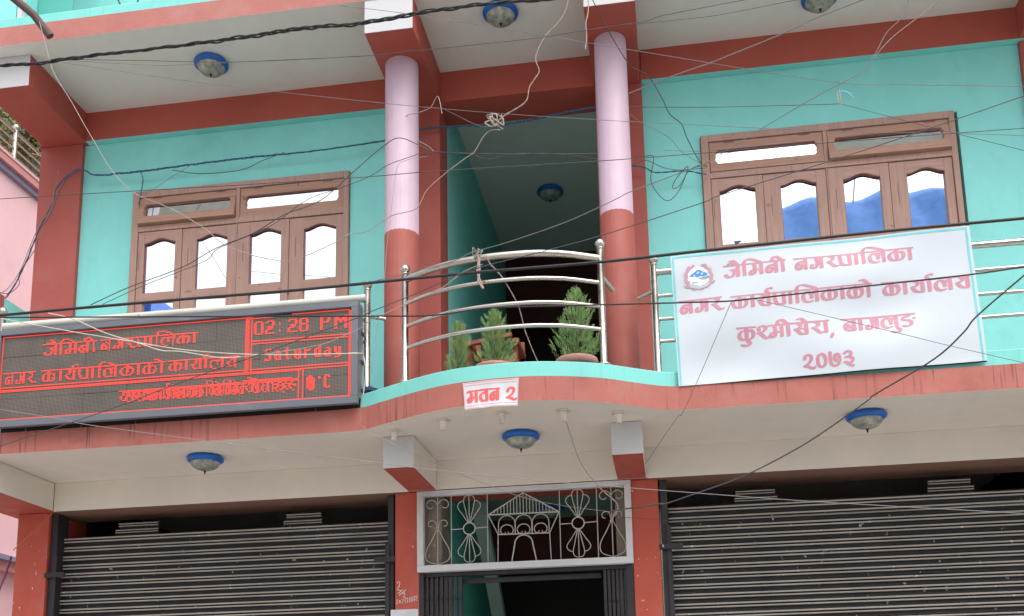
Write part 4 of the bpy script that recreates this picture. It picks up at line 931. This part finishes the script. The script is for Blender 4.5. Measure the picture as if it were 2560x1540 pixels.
# ------------------------------------------------------------------ wires
WIRES = [
    ('power_cable', 'thick twisted black power cable sagging past the upper left soffit', 'cable_black', 0.0095, 3, [(0.227, -1.9, 4.828), (0.285, -1.903, 4.827), (0.526, -1.915, 4.802), (0.855, -1.932, 4.795), (1.223, -1.952, 4.775), (1.758, -1.981, 4.753), (2.189, -2.006, 4.745), (2.384, -2.017, 4.724), (2.633, -2.031, 4.715), (2.796, -2.041, 4.721), (3.078, -2.059, 4.713), (3.299, -2.072, 4.698), (3.531, -2.087, 4.671), (3.737, -2.1, 4.663)]),
    ('service_wire', 'pale wire sagging from the rusty pole across the left window to the tangled knot', 'cable_pale', 0.0025, 0, [(-0.027, -1.15, 5.731), (0.031, -1.155, 5.554), (0.115, -1.162, 5.32), (0.248, -1.169, 5.106), (0.356, -1.175, 4.92), (0.439, -1.18, 4.782), (0.533, -1.186, 4.624), (0.623, -1.19, 4.498), (0.764, -1.196, 4.359), (0.99, -1.204, 4.24), (1.225, -1.213, 4.083), (1.376, -1.219, 3.948), (1.543, -1.225, 3.862), (1.687, -1.231, 3.812), (1.811, -1.235, 3.784), (1.923, -1.239, 3.81), (2.108, -1.247, 3.874), (2.201, -1.25, 3.916), (2.138, -1.253, 3.877), (2.193, -1.256, 3.914), (2.313, -1.26, 3.919), (2.459, -1.267, 4.0), (2.614, -1.272, 4.029), (2.678, -1.277, 4.134), (2.769, -1.282, 4.212), (2.914, -1.289, 4.311), (2.977, -1.291, 4.35), (3.032, -1.295, 4.437), (3.078, -1.298, 4.474), (3.14, -1.3, 4.47)]),
    ('twisted_flex', 'pale kinked double flex rising from the knot to the middle of the top edge', 'cable_pale', 0.004, 2, [(3.11, -1.3, 4.512), (3.168, -1.3, 4.563), (3.293, -1.3, 4.635), (3.322, -1.3, 4.737), (3.381, -1.3, 4.827), (3.361, -1.3, 4.918), (3.417, -1.3, 5.048), (3.509, -1.3, 5.144), (3.555, -1.3, 5.227), (3.576, -1.3, 5.324)]),
    ('telephone_wire', 'thin grey wire falling from the upper left soffit to the right window top', 'cable_grey', 0.0015, 0, [(0.406, -1.5, 5.118), (1.36, -1.515, 4.849), (2.344, -1.531, 4.603), (2.839, -1.54, 4.487), (3.265, -1.547, 4.395), (3.72, -1.555, 4.305), (4.099, -1.563, 4.234), (4.979, -1.58, 4.074), (5.61, -1.593, 3.981), (5.95, -1.6, 3.925)]),
    ('telephone_wire', 'thin dark wire rising right from the left ceiling lamp over both pink columns', 'cable_dark', 0.0019, 0, [(0.324, -1.5, 5.154), (0.979, -1.526, 5.042), (1.56, -1.551, 4.941), (2.36, -1.586, 4.853), (2.594, -1.597, 4.839), (3.03, -1.617, 4.816), (3.412, -1.635, 4.799), (3.703, -1.65, 4.8), (4.029, -1.666, 4.8), (4.127, -1.671, 4.819), (4.562, -1.694, 4.837), (4.679, -1.7, 4.843)]),
    ('telephone_wire', 'very thin wire branching under the soffit beside the right pink column top', 'cable_dark', 0.0014, 0, [(3.732, -1.4, 4.995), (3.801, -1.416, 4.983), (4.329, -1.545, 4.875), (4.529, -1.597, 4.845), (4.834, -1.679, 4.811), (4.908, -1.7, 4.802)]),
    ('telephone_wire', 'thin wire crossing down from the left white beam end to above the right window', 'cable_grey', 0.0017, 0, [(2.17, -1.4, 5.357), (2.6, -1.42, 5.229), (3.392, -1.458, 4.958), (3.69, -1.473, 4.851), (4.318, -1.505, 4.63), (4.36, -1.508, 4.614), (5.037, -1.545, 4.382), (5.423, -1.567, 4.306), (5.98, -1.6, 4.206)]),
    ('telephone_wire', 'taut thin wire running level over the left window top and through the right transoms', 'cable_dark', 0.0021, 0, [(0.103, -1.6, 4.168), (0.971, -1.6, 4.13), (1.608, -1.6, 4.1), (2.37, -1.6, 4.07), (2.85, -1.6, 4.06), (3.714, -1.6, 4.024), (4.284, -1.6, 4.009), (4.94, -1.6, 3.997), (5.535, -1.6, 3.981), (5.955, -1.6, 3.968)]),
    ('power_cable', 'thick straight black cable just above the office banner and the balcony handrails', 'cable_black', 0.0084, 0, [(0.087, -1.5, 3.465), (0.579, -1.5, 3.468), (1.269, -1.5, 3.468), (1.938, -1.5, 3.464), (2.344, -1.5, 3.469), (2.594, -1.5, 3.473), (3.074, -1.5, 3.478), (3.712, -1.5, 3.476), (4.259, -1.5, 3.49), (4.689, -1.5, 3.5), (5.22, -1.5, 3.512), (5.94, -1.5, 3.517)]),
    ('power_cable', 'black cable crossing the middle of the banner text and the display top', 'cable_black', 0.0042, 0, [(0.163, -1.6, 3.405), (1.102, -1.6, 3.331), (2.377, -1.6, 3.229), (2.795, -1.6, 3.199), (3.089, -1.6, 3.216), (3.489, -1.6, 3.195), (4.239, -1.6, 3.152), (4.408, -1.6, 3.145), (4.522, -1.6, 3.148), (5.027, -1.6, 3.165), (5.606, -1.6, 3.185), (5.876, -1.6, 3.205)]),
    ('stay_wire', 'thin wire falling from the cable in front of the banner to the lower right beam', 'cable_grey', 0.0017, 0, [(4.402, -1.58, 3.147), (4.211, -1.195, 2.842), (4.124, -1.048, 2.714), (4.098, -1.025, 2.705), (3.898, -0.78, 2.503)]),
    ('telephone_wire', 'thin wire slanting down right across the banner to the right edge', 'cable_grey', 0.0016, 0, [(4.523, -1.58, 3.153), (4.724, -1.613, 3.068), (5.2, -1.696, 2.864), (5.407, -1.734, 2.771), (5.752, -1.8, 2.623)]),
    ('power_cable', 'dark thick cable swooping from the grille corner up past the lower right lamp', 'cable_dark', 0.0043, 0, [(3.684, -0.9, 2.193), (3.728, -0.916, 2.2), (3.983, -1.006, 2.205), (4.0, -1.012, 2.199), (4.206, -1.091, 2.242), (4.445, -1.187, 2.297), (4.713, -1.304, 2.397), (4.897, -1.393, 2.488), (5.075, -1.485, 2.59), (5.11, -1.504, 2.614), (5.376, -1.643, 2.731), (5.504, -1.723, 2.828), (5.566, -1.77, 2.895), (5.763, -1.9, 3.034)]),
    ('stay_wire', 'thin light wire running from the display bottom over the right shutter', 'cable_light', 0.0018, 0, [(0.207, -1.6, 2.839), (0.593, -1.569, 2.763), (0.751, -1.556, 2.722), (1.351, -1.506, 2.615), (1.857, -1.463, 2.527), (2.248, -1.43, 2.461), (2.788, -1.383, 2.373), (3.313, -1.337, 2.3), (4.198, -1.258, 2.195), (4.861, -1.197, 2.123), (5.912, -1.1, 2.025)]),
    ('service_wire', 'beige wire from the display corner slanting down to the grille over the door', 'cable_pale', 0.002, 0, [(2.265, -1.2, 2.927), (2.24, -1.146, 2.83), (2.24, -1.129, 2.799), (2.268, -1.086, 2.728), (2.667, -0.85, 2.545), (3.081, -0.626, 2.396), (3.341, -0.497, 2.345), (3.653, -0.35, 2.317)]),
    ('rope', 'pinkish rope tied to the curved rail and hanging down before the plants', 'rope', 0.0044, 2, [(3.033, -1.26, 3.696), (3.054, -1.236, 3.651), (3.115, -1.192, 3.583), (3.195, -1.111, 3.437), (3.226, -1.043, 3.296), (3.283, -0.965, 3.137), (3.334, -0.904, 3.016), (3.416, -0.811, 2.828), (3.439, -0.783, 2.77), (3.504, -0.686, 2.561), (3.61, -0.608, 2.417), (3.703, -0.554, 2.331), (3.709, -0.531, 2.28), (3.66, -0.5, 2.224)]),
    ('service_wire', 'pale wire rising from the display edge to the rope knot on the curved rail', 'cable_pale', 0.0027, 0, [(1.504, -1.2, 3.208), (1.738, -1.207, 3.215), (2.015, -1.215, 3.241), (2.134, -1.219, 3.276), (2.258, -1.223, 3.32), (2.315, -1.226, 3.36), (2.54, -1.233, 3.444), (2.764, -1.241, 3.527), (2.898, -1.246, 3.614), (3.012, -1.25, 3.648)]),
    ('telephone_wire', 'long dark wire rising from the display bottom across to the upper right corner', 'cable_dark', 0.0025, 0, [(0.307, -1.7, 2.58), (0.752, -1.7, 2.694), (1.122, -1.7, 2.796), (1.181, -1.7, 2.818), (1.521, -1.7, 2.92), (1.857, -1.7, 3.013), (2.409, -1.7, 3.18), (2.46, -1.7, 3.201), (2.705, -1.7, 3.282), (3.03, -1.7, 3.396), (3.429, -1.7, 3.469), (3.744, -1.7, 3.531), (4.263, -1.7, 3.66), (4.343, -1.7, 3.689), (4.611, -1.7, 3.753), (4.974, -1.7, 3.839), (5.362, -1.7, 3.937), (5.936, -1.7, 4.092)]),
    ('service_wire', 'grey wire climbing from the curved rail past the right window top to the top edge', 'cable_grey', 0.0025, 0, [(2.324, -1.2, 3.622), (2.802, -1.25, 3.676), (2.947, -1.266, 3.719), (3.169, -1.291, 3.751), (3.518, -1.33, 3.824), (3.801, -1.364, 3.914), (3.902, -1.376, 3.951), (4.234, -1.416, 4.028), (4.333, -1.428, 4.054), (4.61, -1.466, 4.188), (4.859, -1.499, 4.302), (5.063, -1.527, 4.387), (5.18, -1.543, 4.432), (5.254, -1.558, 4.527), (5.32, -1.573, 4.632), (5.407, -1.587, 4.707), (5.444, -1.6, 4.808)]),
    ('service_wire', 'light wire forking to the upper right corner above the right window', 'cable_pale', 0.0024, 0, [(5.223, -1.5, 4.501), (5.333, -1.567, 4.59), (5.439, -1.624, 4.639), (5.494, -1.654, 4.661), (5.576, -1.7, 4.701)]),
    ('power_cable', 'light straight cable rising steeply across the upper right soffit', 'cable_light', 0.0039, 0, [(3.898, -0.7, 5.026), (4.134, -0.883, 4.976), (4.342, -1.054, 4.915), (4.404, -1.106, 4.895), (4.776, -1.458, 4.775), (4.947, -1.645, 4.715), (5.16, -1.9, 4.604)]),
    ('telephone_wire', 'thin dark level wire ending at the blue tie above the right window', 'cable_dark', 0.002, 0, [(3.914, -1.3, 4.532), (4.315, -1.3, 4.48), (4.883, -1.3, 4.427), (5.104, -1.3, 4.408)]),
    ('telephone_wire', 'faint thin wire slanting from the blue tie down to the right edge', 'cable_dark', 0.0015, 0, [(5.104, -1.3, 4.408), (5.455, -1.377, 4.201), (5.979, -1.5, 3.896)]),
    ('service_wire', 'dark kinked wire hanging from the right white beam down to the right window corner', 'cable_dark', 0.0033, 0, [(3.691, -1.0, 5.526), (3.779, -0.855, 5.406), (3.854, -0.742, 5.31), (3.924, -0.659, 5.243), (4.026, -0.582, 5.22), (4.107, -0.48, 5.128), (4.161, -0.398, 5.045), (4.238, -0.332, 5.002), (4.275, -0.266, 4.929), (4.357, -0.155, 4.811), (4.406, -0.12, 4.794)]),
    ('service_wire', 'upper of the two cream wires sagging across the lit display', 'cable_cream', 0.0032, 0, [(-0.089, -1.25, 3.57), (0.311, -1.229, 3.471), (0.789, -1.203, 3.362), (1.165, -1.183, 3.283), (1.625, -1.158, 3.229), (2.228, -1.124, 3.204), (2.138, -1.119, 3.211), (2.218, -1.115, 3.209), (2.25, -1.113, 3.179), (2.258, -1.107, 3.07), (2.243, -1.1, 2.954)]),
    ('service_wire', 'lower crinkled cream wire drooping across the lit display', 'cable_cream', 0.0034, 0, [(0.283, -1.3, 3.55), (0.443, -1.287, 3.504), (0.652, -1.27, 3.403), (0.866, -1.252, 3.327), (1.005, -1.241, 3.274), (1.142, -1.23, 3.258), (1.369, -1.211, 3.21), (1.504, -1.2, 3.208)]),
    ('wall_cable', 'blue and grey cable bundle clipped along the teal wall over the left window', 'cable_blue', 0.0065, 3, [(-0.937, -0.08, 4.272), (-0.859, -0.08, 4.373), (-0.765, -0.08, 4.58), (-0.674, -0.08, 4.837), (-0.567, -0.08, 5.071), (-0.561, -0.08, 5.157), (-0.447, -0.08, 5.28), (-0.351, -0.08, 5.307), (-0.237, -0.08, 5.246), (-0.056, -0.08, 5.238), (0.184, -0.08, 5.237), (0.54, -0.08, 5.248), (1.008, -0.08, 5.257), (1.468, -0.08, 5.254), (1.883, -0.08, 5.268), (2.077, -0.08, 5.282), (2.333, -0.08, 5.336), (2.465, -0.08, 5.339), (2.837, -0.08, 5.319), (3.01, -0.08, 5.311), (3.215, -0.08, 5.323), (3.376, -0.08, 5.345), (3.652, -0.08, 5.37)]),
    ('wall_cable', 'short blue cable bundle on the wall left of the right window', 'cable_blue', 0.0045, 2, [(3.864, -0.09, 4.875), (3.966, -0.086, 4.855), (4.036, -0.083, 4.81), (4.108, -0.081, 4.804), (4.26, -0.075, 4.8), (4.4, -0.07, 4.762)]),
    ('service_wire', 'grey wire rising from the display top over the window to the left pink column', 'cable_dark', 0.0029, 0, [(0.341, -0.95, 3.75), (0.595, -0.939, 3.855), (0.958, -0.923, 3.973), (1.181, -0.913, 4.09), (1.424, -0.902, 4.175), (1.637, -0.892, 4.293), (1.879, -0.881, 4.377), (2.1, -0.869, 4.569), (2.293, -0.859, 4.731), (2.4, -0.854, 4.78), (2.536, -0.848, 4.711), (2.622, -0.844, 4.662), (2.871, -0.834, 4.63), (3.25, -0.818, 4.593), (3.679, -0.8, 4.556)]),
    ('service_wire', 'thinner grey wire just below it across the left window panes', 'cable_dark', 0.0023, 0, [(0.393, -0.9, 3.772), (0.68, -0.873, 3.898), (1.066, -0.839, 4.044), (1.16, -0.828, 4.134), (1.499, -0.797, 4.274), (1.739, -0.772, 4.452), (1.963, -0.753, 4.525), (2.158, -0.735, 4.599), (2.284, -0.723, 4.677), (2.402, -0.713, 4.718), (2.548, -0.7, 4.763)]),
    ('service_wire', 'looped loose wire end hanging left of the right window', 'cable_dark', 0.0028, 0, [(3.891, -0.3, 4.803), (3.991, -0.292, 4.814), (4.04, -0.287, 4.8), (4.013, -0.275, 4.646), (4.058, -0.266, 4.538), (4.125, -0.259, 4.486), (4.197, -0.251, 4.553), (4.252, -0.241, 4.673), (4.266, -0.236, 4.74), (4.182, -0.226, 4.656), (4.159, -0.221, 4.596), (4.21, -0.217, 4.615), (4.275, -0.207, 4.723), (4.354, -0.2, 4.763)]),
    ('service_wire', 'short orange wire from the lower left beam corner down to the street', 'cable_orange', 0.0032, 0, [(-0.366, -0.15, 2.563), (-0.455, -0.223, 2.419), (-0.549, -0.3, 2.273)]),
    ('power_cable', 'purple cable end hanging beside the lower left pilaster', 'cable_purple', 0.0066, 0, [(-0.559, -0.3, 2.226), (-0.539, -0.375, 2.094), (-0.528, -0.441, 1.983), (-0.511, -0.5, 1.884)]),
    ('old_wire', 'frayed beige wire stub wound around the left pink column', 'cable_pale', 0.0026, 0, [(2.654, -0.72, 5.011), (2.618, -0.687, 5.167), (2.561, -0.663, 5.108), (2.474, -0.64, 5.095), (2.365, -0.613, 5.093), (2.285, -0.585, 5.033), (2.312, -0.571, 4.994), (2.389, -0.55, 4.977), (2.504, -0.514, 4.92), (2.541, -0.5, 4.886)]),
    ('service_wire', 'slim grey wire drooping below the blue bundle over the left window', 'cable_dark', 0.0028, 0, [(0.394, -0.07, 5.227), (0.632, -0.07, 5.171), (0.948, -0.07, 5.167), (1.12, -0.07, 5.227), (1.292, -0.07, 5.274)]),
    ('service_wire', 'short blue wire dropping from the bundle to the left window corner', 'cable_blue', 0.0044, 0, [(0.125, -0.06, 5.253), (0.152, -0.06, 5.179), (0.14, -0.06, 5.058), (0.127, -0.06, 4.975)]),
    ('rope', 'frayed beige rope ends hanging beside the right white beam end', 'rope', 0.0055, 2, [(3.669, -0.95, 5.569), (3.666, -0.95, 5.464), (3.649, -0.95, 5.382), (3.651, -0.95, 5.288), (3.638, -0.95, 5.196)]),
    ('old_wire', 'thin pale wire hanging down the front of the left column to the curb', 'cable_pale', 0.0016, 0, [(2.543, -0.68, 4.738), (2.397, -0.696, 4.713), (2.339, -0.705, 4.65), (2.309, -0.735, 4.331), (2.287, -0.761, 4.061), (2.282, -0.777, 3.901), (2.27, -0.8, 3.671), (2.239, -0.821, 3.466), (2.216, -0.85, 3.184)]),
    ('telephone_wire', 'second faint wire just under the first beneath the upper left soffit lamp', 'cable_grey', 0.0015, 0, [(0.304, -1.5, 5.157), (0.868, -1.5, 5.05), (1.11, -1.5, 5.012), (1.442, -1.5, 4.986), (1.907, -1.5, 4.953), (2.332, -1.5, 4.916)]),
    ('service_wire', 'pale strand hanging off the left pilaster beside the blue bundle', 'cable_light', 0.0026, 0, [(-0.534, -0.1, 5.309), (-0.54, -0.1, 5.217), (-0.553, -0.1, 5.145), (-0.563, -0.1, 5.023), (-0.606, -0.1, 4.93), (-0.651, -0.1, 4.885), (-0.724, -0.1, 4.699), (-0.794, -0.1, 4.501), (-0.881, -0.1, 4.366), (-0.951, -0.1, 4.324)]),
    ('wall_cable', 'dark strand slanting from the pilaster bundle towards the display corner', 'cable_dark', 0.0029, 0, [(-0.324, -0.12, 5.275), (-0.419, -0.137, 5.213), (-0.464, -0.152, 5.118), (-0.522, -0.186, 4.876), (-0.598, -0.21, 4.727), (-0.586, -0.225, 4.611), (-0.683, -0.26, 4.392), (-0.672, -0.273, 4.292), (-0.739, -0.288, 4.222), (-0.814, -0.3, 4.234)]),
    ('telephone_wire', 'thin wire from the red corner down right to the wire knot', 'cable_grey', 0.0015, 0, [(2.595, -0.5, 5.212), (2.761, -0.753, 4.966), (2.93, -1.03, 4.706), (3.034, -1.2, 4.565)]),
    ('service_wire', 'slack thin wire looping low across the corridor opening', 'cable_dark', 0.0021, 0, [(2.635, -0.9, 4.626), (2.879, -0.877, 4.598), (2.935, -0.871, 4.57), (3.019, -0.863, 4.555), (3.075, -0.858, 4.578), (3.16, -0.85, 4.579), (3.346, -0.832, 4.579), (3.531, -0.814, 4.554), (3.678, -0.8, 4.521)]),
    ('telephone_wire', 'hair thin wire from the red beam foot to the window corner loop', 'cable_grey', 0.0015, 0, [(3.895, -0.6, 4.944), (3.964, -0.522, 4.928), (4.145, -0.34, 4.909), (4.232, -0.228, 4.859), (4.363, -0.1, 4.832)]),
    ('telephone_wire', 'thin wire rising from the blue bundle end to behind the right pink column', 'cable_dark', 0.0023, 0, [(4.401, -0.1, 4.795), (4.227, -0.165, 4.759), (4.107, -0.211, 4.761), (3.989, -0.26, 4.8), (3.889, -0.3, 4.748)]),
    ('telephone_wire', 'thin wire slanting from the left window top corner up to the blue bundle', 'cable_grey', 0.0017, 0, [(0.32, -0.3, 4.906), (0.366, -0.262, 4.969), (0.46, -0.187, 5.097), (0.517, -0.145, 5.163), (0.574, -0.1, 5.244)]),
    ('telephone_wire', 'thin wire crossing the right pane tops towards the right edge below the level wire', 'cable_grey', 0.0012, 0, [(4.097, -1.2, 4.292), (4.426, -1.292, 4.185), (4.661, -1.361, 4.099), (4.79, -1.4, 4.044)]),
    ('stay_wire', 'thin dark wire from the grille corner over the right shutter top', 'cable_dark', 0.0015, 0, [(3.678, -0.3, 2.293), (3.957, -0.321, 2.255), (4.086, -0.331, 2.236), (4.627, -0.374, 2.228), (5.319, -0.43, 2.216), (6.122, -0.5, 2.211)])]
for name, label, mat, r, tw, pts in WIRES:
    P = cat_rom(pts, 6); m = MB()
    if tw:
        # strands twisted round each other
        L = [0]
        for a, c in zip(P, P[1:]): L.append(L[-1]+math.dist(a, c))
        step = max(r*1.6, .012); n = max(4, int(L[-1]/step)); pitch = r*26
        for s in range(tw):
            Q = []; k = 0
            for i in range(n+1):
                d = L[-1]*i/n
                while k < len(L)-2 and L[k+1] < d: k += 1
                f = (d-L[k])/max(1e-9, L[k+1]-L[k]); c = Vector(P[k]).lerp(Vector(P[k+1]), f)
                loose = 1.05+.75*math.sin(d*4.1+s*2.3)*math.sin(d*1.7+s)
                a = 2*math.pi*(d/pitch+s/tw)+.6*math.sin(d*3); Q.append((c.x, c.y+math.sin(a)*r*.62*loose, c.z+math.cos(a)*r*.62*loose))
            m.tube(Q, r*(.62 if tw == 2 else .52), 5, 0)
    else: m.tube([(x, y, z+.0) for x, y, z in P], r, 6)
    tag(m.build(name, mat), label, 'rope' if name == 'rope' else 'cable' if 'cable' in name else 'wire', 'wires and cables strung across the facade')
# knots and ties
def knot(c, R_, n, r, mat, name, label, seed):
    q = random.Random(seed); pts = [(c[0]+R_*q.uniform(-1, 1), c[1]+R_*.6*q.uniform(-1, 1), c[2]+R_*1.2*q.uniform(-1, 1)) for _ in range(n)]
    return tag(MB().tube(cat_rom(pts, 8), r, 6).build(name, mat), label, 'knot')
knot((3.10, -1.3, 4.55), .055, 13, .0042, 'cable_pale', 'wire_knot', 'tangled loop of pale wire hanging before the corridor opening', 2)
knot((2.975, -1.215, 3.735), .032, 12, .003, 'cable_pale', 'rope_knot', 'pale green string knotted round the top curved rail', 8)
m = MB(); m.tube([(2.985, -1.24, 3.70), (2.99, -1.245, 3.62), (2.98, -1.24, 3.55), (3.01, -1.24, 3.50)], .008, 6); m.tube([(2.985, -1.24, 3.70), (2.975, -1.245, 3.60), (3.0, -1.24, 3.53)], .006, 6)
tag(m.build('rope_end', 'rope'), 'frayed rope tail dangling from the knot on the curved rail', 'rope')
m = MB(); m.tube(cat_rom([(5.098, -1.3, 4.50), (5.100, -1.3, 4.46), (5.103, -1.3, 4.40)], 5), .003, 6); m.tube(cat_rom([(5.105, -1.3, 4.485), (5.135, -1.3, 4.480), (5.172, -1.3, 4.44)], 5), .0035, 6, 1)
m.tube(cat_rom([(5.088, -1.3, 4.49), (5.088, -1.3, 4.43), (5.102, -1.3, 4.40)], 5), .0025, 6)
tag(m.build('string_tie', ['cable_pale', 'tie_blue']), 'short string tie with a light blue tail between two wires above the right window', 'tie')
m = MB(); m.box(2.167, 2.21, -.835, -.80, 3.075, 3.10); m.add([(2.20, -.83, 3.10), (2.26, -.84, 3.075), (2.235, -.84, 3.03), (2.19, -.82, 3.07)], [(0, 1, 2, 3)])
tag(m.build('plastic_strip', 'tape_navy'), 'dark plastic strip tied to the foot of the left steel post', 'strip')
m = MB(); m.prism_y([(4.437, 3.487), (4.475, 3.487), (4.446, 3.470)], -1.59, -1.575)
tag(m.build('tape_flag', 'tape_navy'), 'grey blue tape flag on the cable before the banner', 'tape')

# ------------------------------------------------------------------ neighbour house on the left
nb = thing('neighbour_house', 'pink plastered neighbour house with steel roof railing at the left edge', 'building', (-6.5, 2.7, Z0))
NX = -4.0
MB().box(-9, NX, -1.0, 6.5, Z0, 7.98).build('wall', 'nb_pink', nb)
MB().box(-9, NX+.055, -1.0, 6.5, 7.981, 8.055).build('drip_strip', 'nb_blue', nb)
MB().box(-9, NX+.105, -1.0, 6.5, 8.056, 8.152).build('roof_band', 'nb_band', nb)
MB().box(-9, NX+.117, -1.0, 6.5, 8.153, 8.185).build('roof_cap', 'nb_cap', nb)
MB().box(NX+.001, NX+.12, 2.0, 6.0, 2.99, 3.11).build('ledge', 'nb_band', nb); MB().box(NX+.001, NX+.17, 2.0, 6.0, 3.111, 3.17).build('ledge_cap', 'nb_blue', nb)
for y in (-.6, 1.7, 4.05, 6.0):
    MB().tube([(NX, y, 8.19), (NX, y, 8.665)], .026, 10).build('railing_post', 'steel', nb); MB().ball((NX, y, 8.71), .042).build('post_ball', 'steel', nb)
for z, r in ((8.645, .020), (8.52, .013), (8.41, .013), (8.30, .013)): MB().tube([(NX, -.9, z), (NX, 6.4, z)], r, 8).build('rail', 'steel', nb)
MB().lathe(NX-.50, 3.75, [(.001, 8.19), (.23, 8.19), (.25, 8.43), (.18, 8.53), (.08, 8.57), (.001, 8.57)], 20).build('water_drum', 'cable_cream', nb)

# hillside with retaining wall behind
m = MB()
HP = [(6.6, Z0), (6.9, 9.2), (8.8, 9.6), (9.6, 24), (16, 30)]
for (ya, za), (yb, zb) in zip(HP, HP[1:]): m.add([(-34, ya, za), (14, ya, za), (14, yb, zb), (-34, yb, zb)], [(0, 1, 2, 3)])
struct(m.build('hillside', 'stonewall', loc=(0, 6.6, 0)))
def tree(x, y, z, h, R_, seed, label):
    t = thing('tree', label, 'tree', (x, y, z), 'trees on the slope behind the pink house'); r = random.Random(seed)
    m = MB(); m.tube([(x, y, z), (x+.1, y, z+h*.4), (x+.05, y+.1, z+h*.75)], .09, 8, 0, True, .4)
    for k in range(7):
        a = k*2.3; m.tube([(x+.08, y, z+h*(.35+.05*k)), (x+math.cos(a)*R_*.7, y+math.sin(a)*R_*.7, z+h*(.5+.06*k))], .03, 5, 0, True, .3)
    m.build('trunk', 'bark', t); m = MB()
    cl = [(Vector((r.gauss(0, .5)*R_, r.gauss(0, .5)*R_, z*0+h*r.uniform(.4, 1.0))), r.uniform(.2, .42)*R_) for _ in range(26)]
    for c, cr in cl:
        for k in range(110):
            d = Vector((r.gauss(0, 1), r.gauss(0, 1), r.gauss(0, .8))).normalized()*cr*r.random()**.4; p = Vector((x, y, z))+c+d; u = Vector((r.gauss(0, 1), r.gauss(0, 1), r.gauss(0, 1))).normalized()*.05; v = u.orthogonal().normalized()*.028
            m.add([p-u, p+v, p+u, p-v], [(0, 1, 2, 3)], 0 if r.random() < .6 else 1)
    m.build('crown', ['leaf_far', 'leaf_far_y'], t)
tree(-8.2, 7.9, 9.4, 4.6, 1.5, 1, 'yellow green tree on the slope at the left edge above the pink house')
tree(-6.9, 8.2, 9.5, 3.0, .9, 2, 'sparse tree beside the roof railing of the pink house')

# ------------------------------------------------------------------ across the street: seen mirrored in the window panes
ob = thing('opposite_building', 'cream building across the street with a tarpaulin covered roof, seen mirrored in the right window', 'building', (8.5, -15, Z0))
MB().box(6.1, 12.5, -18, -12.2, Z0, 9.6).build('wall', 'opp', ob)
m = MB(); n1, n2 = 30, 12; vs = []
for j in range(n2+1):
    for i in range(n1+1):
        s, t_ = i/n1, j/n2; x = 6.55+6.0*s
        top = 11.75+.42*math.sin(math.pi*min(.5, s*1.5))-.15*max(0, s-.5)+.04*math.sin(19*s)
        prof = (0, .12, .28, .46, .64, .80, .92, 1.0, .97, .85, .6, .3, 0)[j]; dep = (0, .1, .45, .9, 1.3, 1.65, 1.95, 2.2, 2.8, 3.4, 3.9, 4.2, 4.4)[j]
        vs.append((x+.05*math.sin(5*t_+9*s), -12.05-dep-.09*math.sin(31*s+4*t_)*(prof > 0), 9.3+(top-9.3)*prof+.05*math.sin(23*s+11*t_)))
m.add(vs, [(j*(n1+1)+i, (j+1)*(n1+1)+i, (j+1)*(n1+1)+i+1, j*(n1+1)+i+1) for j in range(n2) for i in range(n1)], 0, True)
m.tube([(7.5, -14.1, 11.6), (7.7, -14.1, 13.0)], .02, 6, 1); m.build('tarpaulin', ['tarp', 'opp'], ob)
o2 = thing('opposite_shed', 'low building across the street under bright blue tarpaulin, mirrored in a left pane', 'building', (-9, -15, Z0))
MB().box(-13, -5.9, -18, -12.2, Z0, 8.2).build('wall', 'opp', o2); MB().prism_x([(-18, 8.21), (-12.05, 8.21), (-12.05, 9.0), (-12.1, 10.04), (-15, 10.3), (-18, 8.6)], -13.1, -5.70).build('tarpaulin', 'tarp_bright', o2)
print('built', len(bpy.data.objects))
